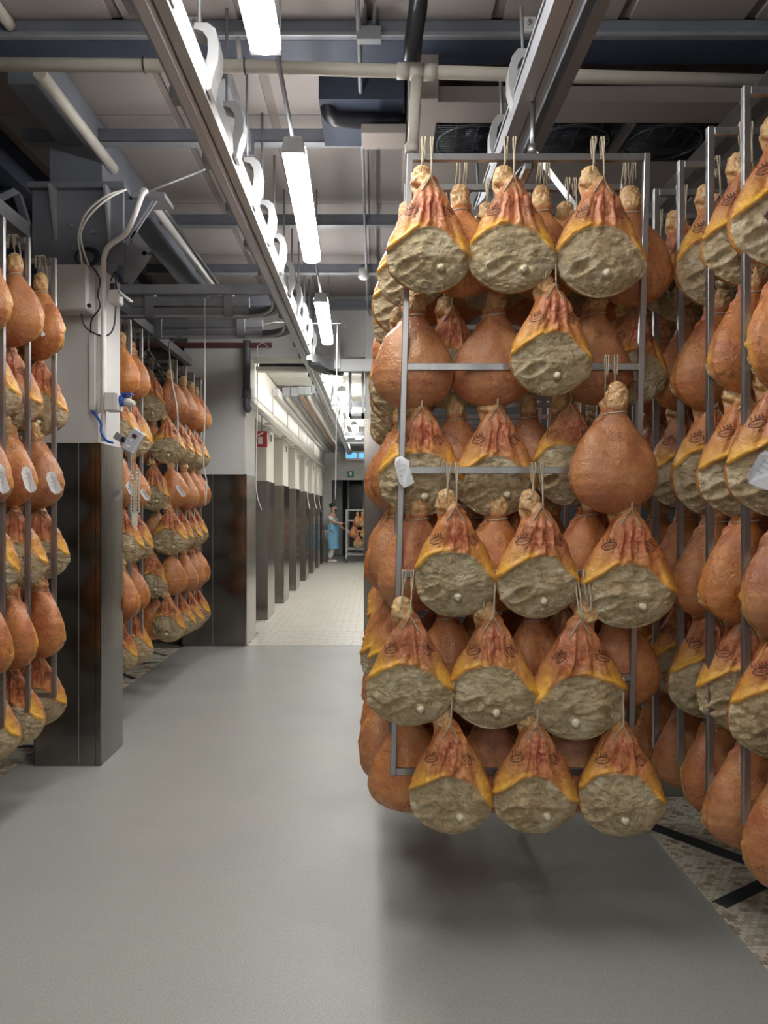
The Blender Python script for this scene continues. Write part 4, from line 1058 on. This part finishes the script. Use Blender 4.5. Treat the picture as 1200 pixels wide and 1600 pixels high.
# A: central rack
ZA = [2.90, 3.17, 3.43, 3.70, 3.96]
ra = rack('ham_rack', .135, 1.028, ZA, 'tall steel hanging rack full of hams right of the aisle', tilt=.028, apex=Vector((.66, 3.20, 3.10)))
Ysh = {'f': -.112, 'r': .098}
front = [  # tier, pixel x, kind, front/rear, scale, variant
 (0, 668, 'F', 'f', 1.0, 0), (0, 723, 'S', 'r', .93, 1), (0, 797, 'F', 'f', 1.0, 2), (0, 851, 'S', 'r', .96, 3), (0, 934, 'F', 'f', 1.03, 4), (0, 985, 'S', 'r', 1.0, 5),
 (1, 643, 'S', 'r', 1.02, 2), (1, 703, 'F', 'r', .98, 1), (1, 771, 'S', 'r', 1.0, 4), (1, 860, 'F', 'f', .97, 3), (1, 925, 'S', 'r', .98, 0), (1, 985, 'F', 'r', .95, 5),
 (2, 655, 'F', 'r', 1.06, 4), (2, 713, 'S', 'r', .95, 5), (2, 772, 'F', 'r', 1.04, 0), (2, 830, 'S', 'r', .9, 3), (2, 886, 'F', 'r', .96, 1), (2, 955, 'S', 'f', 1.02, 2),
 (3, 648, 'S', 'r', 1.0, 0), (3, 707, 'F', 'f', .99, 1), (3, 772, 'S', 'r', 1.0, 2), (3, 839, 'F', 'f', 1.0, 3), (3, 916, 'S', 'r', .9, 4), (3, 978, 'F', 'f', 1.11, 0),
 (4, 638, 'F', 'f', 1.0, 2), (4, 702, 'S', 'r', .96, 3), (4, 767, 'F', 'f', 1.02, 4), (4, 838, 'S', 'r', 1.0, 1), (4, 905, 'F', 'f', 1.16, 6), (4, 968, 'S', 'r', .98, 5),
 (5, 640, 'S', 'r', 1.0, 4), (5, 701, 'F', 'f', 1.0, 5), (5, 765, 'S', 'r', 1.0, 0), (5, 833, 'F', 'f', 1.0, 0), (5, 898, 'S', 'r', 1.0, 2), (5, 965, 'F', 'f', 1.02, 1)]
gA = 'hams on the front frame of the central rack'
so = ['first', 'second', 'third', 'fourth', 'fifth', 'sixth']
cnt = {}
for (t, px, k, fr, sc_, v) in front:
    y = 2.90+(Ysh[fr] if fr == 'f' else .205 if (t, k) in ((1, 'F'), (2, 'S')) else .085); x = (px-585)*(y)/1200; i = cnt.get(t, 0); cnt[t] = i+1
    ham(x, y, TI[t], k, 'ham, %s, %s from left, %s tier of central rack front' % (side(k), so[i], TN[t]), gA, sc_, random.uniform(-.1, .1), v)
fo = ['', 'second', 'third', 'fourth', 'fifth']
def fill(rk, xs_, y, t, kinds, gname, lab, jit=.2, marks=True, full=True, tilt=0, scs=1.0, pat=None):
    for i, (x, k, yo) in enumerate(zip(xs_, kinds, pat or [0]*9)):
        nm = '' if len(xs_) == 1 else (so[i]+' ')
        ham(x+tilt*(TI[t]-2.93), y+yo, TI[t], k, lab.format(side=side(k), i=nm, tier=TN[t]).replace('  ', ' '), gname, scs*random.uniform(.94, 1.04), random.uniform(-jit, jit), None, marks, full)
gA2 = 'hams on the rear frames of the central rack'
for t in range(6):
    tl = .028*(TI[t]-2.93)
    ks = ['F', 'S', 'F', 'S', 'F', 'S'] if t in (0, 4) else ['S', 'F', 'S', 'F', 'S', 'F']
    if t == 1: ks = ['F', 'S', 'F', 'S', 'F', 'S']
    X6 = [.155, .32, .475, .64, .80, .95]
    if t in (1, 3, 5): X6 = [.14, .28, .45, .61, .77, .95]
    pat = [(-.075 if k == 'F' else .075) for k in ks]
    if t in (1, 2): X6, ks, pat = X6[:1], ks[:1], [.06]
    fill(ra, X6, 3.17+.03, t, ks, gA2, ('ham, {side}, {i}from left, {tier} tier, second frame of central rack' if len(X6) > 1 else 'ham at left edge, {side}, {tier} tier, second frame of central rack'), tilt=.028, pat=pat, marks=False)
    for f in (2, 3, 4):
        kk = {0: 'F', 1: 'F', 2: 'S', 3: 'S', 4: 'F', 5: 'S'}[t]
        fill(ra, [.135+random.uniform(-.012, .012)], ZA[f]+.01, t, [kk], gA2, 'ham at left edge, {side}, {tier} tier, %s frame of central rack' % fo[f], tilt=.028, marks=False, jit=.3)
# A2, A3 : racks behind on the same line
ZA2 = [4.45, 4.72, 4.99, 5.26]
rack('ham_rack', .14, 1.03, ZA2, 'hanging ham rack directly behind the central rack', tilt=.02)
for t in range(6):
    for f, y in enumerate(ZA2):
        kk = {0: 'S', 1: 'F', 2: 'S', 3: 'S', 4: 'F', 5: 'S'}[t]
        fill(None, [.13], y+.05, t, [kk], 'hams on the rack behind the central one', 'ham, {side}, {tier} tier, %s frame of rack behind central one' % so[f], tilt=.02, marks=False, full=False, jit=.3)
# B: right racks
ZB = [2.18, 2.44, 2.70, 2.96, 3.22, 3.48]
rack('ham_rack', 1.18, 2.07, ZB[:3], 'nearest steel hanging rack of hams at the right edge')
rack('ham_rack', 1.18, 2.07, ZB[3:], 'second hanging rack of hams from the camera, right edge')
bn = ['nearest', 'second', 'third', 'fourth', 'fifth', 'sixth']
gB = 'hams along the left side of the right racks'
bsc = [1.0, 1.02, 1.0, 1.0, .98, .98]
for f, y in enumerate(ZB):
    for t in range(6):
        k = 'FSFSFS'[t]
        if f == 0 and t in (1,): k = 'S'
        x = 1.285+(.0, .025, -.01, .01, .0, .02)[t]+random.uniform(-.012, .012)
        ham(x, y-.02, TI[t], k, 'ham, %s, %s tier, %s column of right racks' % (side(k), TN[t], bn[f]), gB, bsc[f]*random.uniform(.98, 1.06), (-.22 if k == 'F' else .22)+random.uniform(-.2, .2), None, True, True)
        if f in (1, 2, 3):
            k2 = 'S' if k == 'F' else 'F'
            ham(x+.165, y+.09, TI[t], k2, 'shadowed ham, %s, %s tier, behind %s column of right racks' % (side(k2), TN[t], bn[f]), 'hams in the second row of the right racks', .95, random.uniform(-.2, .2), None, False, True)
for t in range(6):      # a dim row beyond, seen between the racks
    for f, y in enumerate((3.9, 4.3)):
        k = 'SFSFSF'[t]
        ham(1.20, y, TI[t], k, 'dim ham, %s, %s tier, in the %s gap between centre and right racks' % (side(k), TN[t], ['nearer', 'farther'][f]), 'hams in the dark between the racks', .97, random.uniform(-.3, .3), None, False, False)
rack('ham_rack', 1.18, 2.07, [3.94, 4.34], 'third hanging rack of hams, dark behind the right racks')
# C: left rack
ZC = [3.26, 3.53, 3.79, 4.10]
rack('ham_rack', -2.61, -1.71, ZC, 'steel hanging rack of hams at the left edge in front of pillar')
gC = 'hams on the left edge rack'
for f, y in enumerate(ZC):
    for t in range(6):
        k = 'SFSFSF'[t]; x = -1.79+(.02, -.02, .0, -.02, .01, -.03)[t]+random.uniform(-.01, .01)
        ham(x, y+(.03 if k == 'F' else -.02), TI[t], k, 'ham, %s, %s tier, %s column of left edge rack' % (side(k), TN[t], bn[f]), gC, random.uniform(.96, 1.02), (.25 if k == 'F' else -.25)+random.uniform(-.15, .15))
        if f >= 2:
            k2 = 'F' if k == 'S' else 'S'
            ham(x-.16, y+.08, TI[t], k2, 'ham, %s, %s tier, inner row by %s column of left edge rack' % (side(k2), TN[t], bn[f]), gC, .96, random.uniform(-.2, .2), None, False, False)
# D: racks behind the pillar
rack('ham_rack', -2.62, -1.73, [5.43, 5.70], 'short hanging ham rack just behind the left pillar')
gD = 'hams on the racks behind the left pillar'
for f, y in enumerate((5.43, 5.70)):
    for t in range(6):
        k = 'SFSFSF'[t]; x = -1.81+random.uniform(-.015, .015)
        ham(x, y, TI[t], k, 'ham, %s, %s tier, %s column just behind the left pillar' % (side(k), TN[t], bn[f]), gD, random.uniform(.95, 1.02), (.2 if k == 'F' else -.2)+random.uniform(-.15, .15), None, True, f == 0)
ZD = [6.88, 7.20, 7.52, 7.82]
rack('ham_rack', -2.66, -1.775, ZD, 'hanging ham rack before the steel-clad wall end')
for f, y in enumerate(ZD):
    for t in range(6):
        k = 'SFSFSF'[t]; x = -1.82+(.01 if k == 'S' else -.01)+random.uniform(-.012, .012)
        ham(x, y-(.05 if k == 'F' else 0), TI[t], k, 'ham, %s, %s tier, %s column of rack before wall end' % (side(k), TN[t], bn[f]), gD, random.uniform(.95, 1.03), random.uniform(-.2, .2), None, True, f == 0)
        if f == 0:
            k2 = 'F' if k == 'S' else 'S'
            ham(x-.16, y-(.05 if k2 == 'F' else -.06), TI[t], k2, 'ham, %s, %s tier, inner slot of rack before wall end' % (side(k2), TN[t]), gD, 1.0, random.uniform(-.2, .2), None, True, True)
# E: corridor trolleys
def trolley(cx, cy, label, n):
    e = empty('floor_trolley', (cx, cy, 0), label, 'trolley', 'wheeled corridor trolleys'); off = e.location; hw, hd = .45, .38
    for sx_ in (-1, 1):
        for sy in (-1, 1):
            B('post', M['railside'], cx+sx_*hw-.018, cx+sx_*hw+.018, cy+sy*hd-.018, cy+sy*hd+.018, .12, 1.62, e, off=off)
            MB(off).tube([(cx+sx_*hw-.02, cy+sy*hd, .06), (cx+sx_*hw+.02, cy+sy*hd, .06)], .06, 12).build('wheel', M['dgrey'], e)
    for z in (1.60, 1.28, .96, .42, .25):
        for sy in (-1, 1): B('crossbar', M['railside'], cx-hw, cx+hw, cy+sy*hd-.014, cy+sy*hd+.014, z-.016, z+.016, e, off=off)
        for sx_ in (-1, 1): B('side_rail', M['railside'], cx+sx_*hw-.014, cx+sx_*hw+.014, cy-hd, cy+hd, z-.014, z+.014, e, off=off)
    MB(off).bar((cx-hw, cy-hd-.02, .96), (cx+hw, cy-hd-.02, .3), .03).build('brace', M['railside'], e)
    return e
trolley(-.40, 23.6, 'wheeled trolley of hams beside the worker at the corridor end', 0)
k = 0
for x, z, kd in ((-.50, 1.60, 'S'), (-.62, 1.27, 'S'), (-.28, 1.27, 'F'), (-.50, .96, 'F'), (-.20, .98, 'S'), (-.34, 1.60, 'F')):
    ham(x, 23.2, z+.02, kd, 'tiny ham, %s, hanging %s on the far corridor trolley' % (side(kd), ['upper left', 'middle left', 'middle right', 'lower left', 'lower right', 'upper right'][k]), 'hams on the far corridor trolley', 1.0, .2, None, False, False); k += 1
trolley(.36, 19.0, 'wheeled trolley hidden behind the right pillar, mirrored in cladding', 0)
k = 0
for y in (18.75, 19.0, 19.25):
    for z in (1.60, 1.20):
        ham(.05, y, z, 'S', 'ham mirrored in wall end cladding, %s %s' % (['upper', 'lower'][z < 1.5], ['near', 'middle', 'far'][k//2]), 'hams mirrored in the steel cladding', 1.05, math.pi/2, None, False, False); k += 1

# ------------------------------------------------------------------ paper tags
def ptag(px, py, Y, w_, h_, rot, label, fold=.4, ry=0):
    p = at(px, py, Y); e = empty('paper_tag', p, label, 'tag', 'paper tags tied to the racks'); e.rotation_euler = (0, rot, ry)
    b_ = MB(); th = .0008
    prof = [(-w_*.3, h_*.5), (w_*.1, h_*.5), (w_*.5, h_*.30), (w_*.42, h_*.10), (w_*.5, -h_*.42), (w_*.2, -h_*.5), (-w_*.25, -h_*.5), (-w_*.5, -h_*.3), (-w_*.5, h_*.30)]
    n_ = len(prof)
    b_.prism(prof, 'y', -th, th)
    b_.v = [(x, y-fold*.03*math.sin((z/h_+.5)*3.1)-.3*x*x/w_, z) for x, y, z in b_.v]
    b_.build('sheet', M['tag'], e)
    i_ = MB()
    for r_, L_ in enumerate((.55, .4, .25)):
        z = h_*(.18-.16*r_); x = -w_*.3
        while x < -w_*.3+w_*L_:
            yy_ = -fold*.03*math.sin((z/h_+.5)*3.1)-.3*x*x/w_-.0016
            i_.quad((x, yy_, z), (x+.003, yy_, z+.002), (x+.003, yy_, z+.006), (x, yy_, z+.004)); x += .0055
    i_.build('handwriting', M['ink'], e)
    MB().tube(smooth([(0, .004, h_*.40), (-.012, .02, h_*.42), (0, .035, h_*.40), (.012, .02, h_*.42), (0, .004, h_*.40)], 4), .0012, 5).build('string', M['rope'], e)
    return e
ptag(631, 737, 2.83, .055, .115, math.radians(-14), 'white paper tag on the left post of the central rack')
ptag(590, 742, 3.30, .06, .11, math.radians(32), 'white paper tag on a ham left behind the central rack', ry=.5)
ptag(597, 765, 3.6, .04, .06, math.radians(-30), 'small folded white tag behind the central rack left edge', ry=.5)
ptag(1192, 735, 2.10, .07, .10, math.radians(30), 'plain white tag at the right photo edge')
ptag(4, 748, 3.36, .05, .13, math.radians(-12), 'white paper tag at the left photo edge')
ptag(46, 749, 3.62, .05, .125, math.radians(-16), 'narrow white paper tag on the second left post')
ptag(85, 754, 3.92, .055, .12, math.radians(-20), 'wide white paper tag on the post beside the pillar')
ptag(204, 763, 5.36, .04, .10, math.radians(-22), 'white tag on a post right of the near pillar')
ptag(227, 773, 5.40, .035, .09, math.radians(-35), 'small white tag right of the slotted plastic strip')
ptag(283, 767, 6.75, .04, .12, math.radians(-35), 'white tag on the rack before the wall end')

# ------------------------------------------------------------------ worker at the corridor end
def skin_body(name, verts, edges, radii, m, parent, root=0, sub=2):
    me = bpy.data.meshes.new(name); me.from_pydata(verts, edges, [])
    o = bpy.data.objects.new(name, me); COL.objects.link(o)
    sk = o.modifiers.new('s', 'SKIN'); sk.use_smooth_shade = True
    me.skin_vertices.new() if not me.skin_vertices else None
    for i, v in enumerate(me.skin_vertices[0].data):
        r = radii[i]; v.radius = r if isinstance(r, tuple) else (r, r); v.use_root = (i == root)
    ss = o.modifiers.new('u', 'SUBSURF'); ss.levels = sub; ss.render_levels = sub
    dg = bpy.context.evaluated_depsgraph_get(); dg.update()
    me2 = bpy.data.meshes.new_from_object(o.evaluated_get(dg)); bpy.data.objects.remove(o)
    me2.name = name; me2.polygons.foreach_set('use_smooth', [True]*len(me2.polygons))
    return link(name, me2, m, parent)
pe = empty('person', (-1.30, 23.5, 0), 'worker in white shirt and blue apron holding the far trolley', 'person')
# facing +x (towards trolley), slight turn to camera
Vp = [(0, 0, .92), (0, 0, 1.08), (.01, 0, 1.28), (.02, 0, 1.42), (.03, 0, 1.50), (.045, 0, 1.58), (.055, 0, 1.66), (.05, 0, 1.73),      # 0-7 spine to head
      (-.01, -.19, 1.40), (.14, -.22, 1.24), (.34, -.16, 1.20), (.42, -.14, 1.20),     # right arm reaching (8-11)
      (-.01, .19, 1.40), (.10, .24, 1.18), (.26, .20, 1.05), (.33, .19, 1.03),         # left arm
      (-.01, -.10, .86), (.06, -.10, .50), (-.04, -.10, .09), (.09, -.11, .045),       # leg
      (-.01, .10, .86), (.02, .10, .50), (-.10, .10, .09), (.03, .11, .045)]
Ep = [(0, 1), (1, 2), (2, 3), (3, 4), (4, 5), (5, 6), (6, 7), (3, 8), (8, 9), (9, 10), (10, 11), (3, 12), (12, 13), (13, 14), (14, 15), (0, 16), (16, 17), (17, 18), (18, 19), (0, 20), (20, 21), (21, 22), (22, 23)]
Rp = [(.14, .17), (.125, .16), (.135, .17), (.10, .13), .058, .075, .095, .075, .062, .050, .038, .030, .062, .050, .038, .030, .09, .065, .045, .035, .09, .065, .045, .035]
skin_body('body', Vp, Ep, Rp, M['skinp'], pe)
# shirt, trousers, shoes, apron over the body
skin_body('shirt', [Vp[0], Vp[1], Vp[2], Vp[3], Vp[8], (.10, -.215, 1.285), Vp[12], (.07, .23, 1.24)], [(0, 1), (1, 2), (2, 3), (3, 4), (4, 5), (3, 6), (6, 7)],
          [(.16, .19), (.15, .185), (.16, .19), (.125, .15), .082, .070, .082, .070], M['cloth'], pe)
skin_body('trousers', [Vp[0], Vp[16], Vp[17], (-.035, -.10, .13), Vp[20], Vp[21], (-.095, .10, .13)], [(0, 1), (1, 2), (2, 3), (0, 4), (4, 5), (5, 6)],
          [(.155, .185), .11, .085, .075, .11, .085, .075], M['cloth'], pe)
for x, y in ((.02, -.105), (-.04, .105)):
    MB().ball((x+.02, y, .045), .15, .05, .045).build('shoe', M['cloth'], pe)
ap = MB(); R_ = 14; Cn = 12
for i in range(R_+1):
    z = 1.18-(1.18-.42)*i/R_
    for k_ in range(Cn+1):
        a = math.radians(-105+210*k_/Cn); rx = .185+.03*i/R_; ry = .215+.02*i/R_
        ap.v.append((rx*math.cos(a)+.01+.008*math.sin(5*a+i*.3), ry*math.sin(a), z))
for i in range(R_):
    for k_ in range(Cn):
        n0 = i*(Cn+1)+k_; ap.f.append((n0, n0+1, n0+Cn+2, n0+Cn+1)); ap.sm.append(True)
ap.build('apron', M['apron'], pe)
MB().box(.10, .18, -.09, .09, 1.15, 1.34).build('apron_bib', M['apron'], pe, .02)
# face and hair
skin_body('hair', [(.01, 0, 1.66), (.0, 0, 1.73), (.04, 0, 1.775)], [(0, 1), (1, 2)], [.085, .10, .085], M['hair'], pe)
MB().ball((.02, 0, 1.765), .11, .105, .06).build('cap', M['cap'], pe)
MB().ball((.152, 0, 1.655), .020, .014, .022, 8, 6).build('nose', M['skinp'], pe)
for s_ in (-1, 1):
    MB().ball((.125, s_*.035, 1.685), .012, .012, .008, 8, 6).build('eye', M['hair'], pe)
    MB().ball((.045, s_*.098, 1.665), .022, .012, .032, 8, 6).build('ear', M['skinp'], pe)
MB().ball((.11, 0, 1.595), .045, .055, .035, 10, 6).build('beard', M['hair'], pe)
for (hx, hy, hz, s_) in ((.45, -.14, 1.20, -1), (.36, .19, 1.02, 1)):
    fb = [(hx, hy, hz), (hx+.045, hy, hz)]; E_ = [(0, 1)]; rr_ = [(.030, .022), (.036, .018)]
    for q in range(4):
        yq = hy+(-.027+.018*q); L_ = (.055, .065, .060, .045)[q]; i0 = len(fb)
        fb += [(hx+.06, yq, hz), (hx+.06+L_*.5, yq, hz-.006), (hx+.06+L_*.75, yq, hz-.03)]; E_ += [(1, i0), (i0, i0+1), (i0+1, i0+2)]; rr_ += [.010, .009, .008]
    i0 = len(fb); fb += [(hx+.02, hy+s_*-.03, hz+.005), (hx+.055, hy+s_*-.05, hz-.01)]; E_ += [(0, i0), (i0, i0+1)]; rr_ += [.012, .009]
    skin_body('hand', fb, E_, rr_, M['skinp'], pe, sub=1)
pe.rotation_euler = (0, 0, math.radians(-18))
pe.scale = (1.0, 1.0, 1.0)
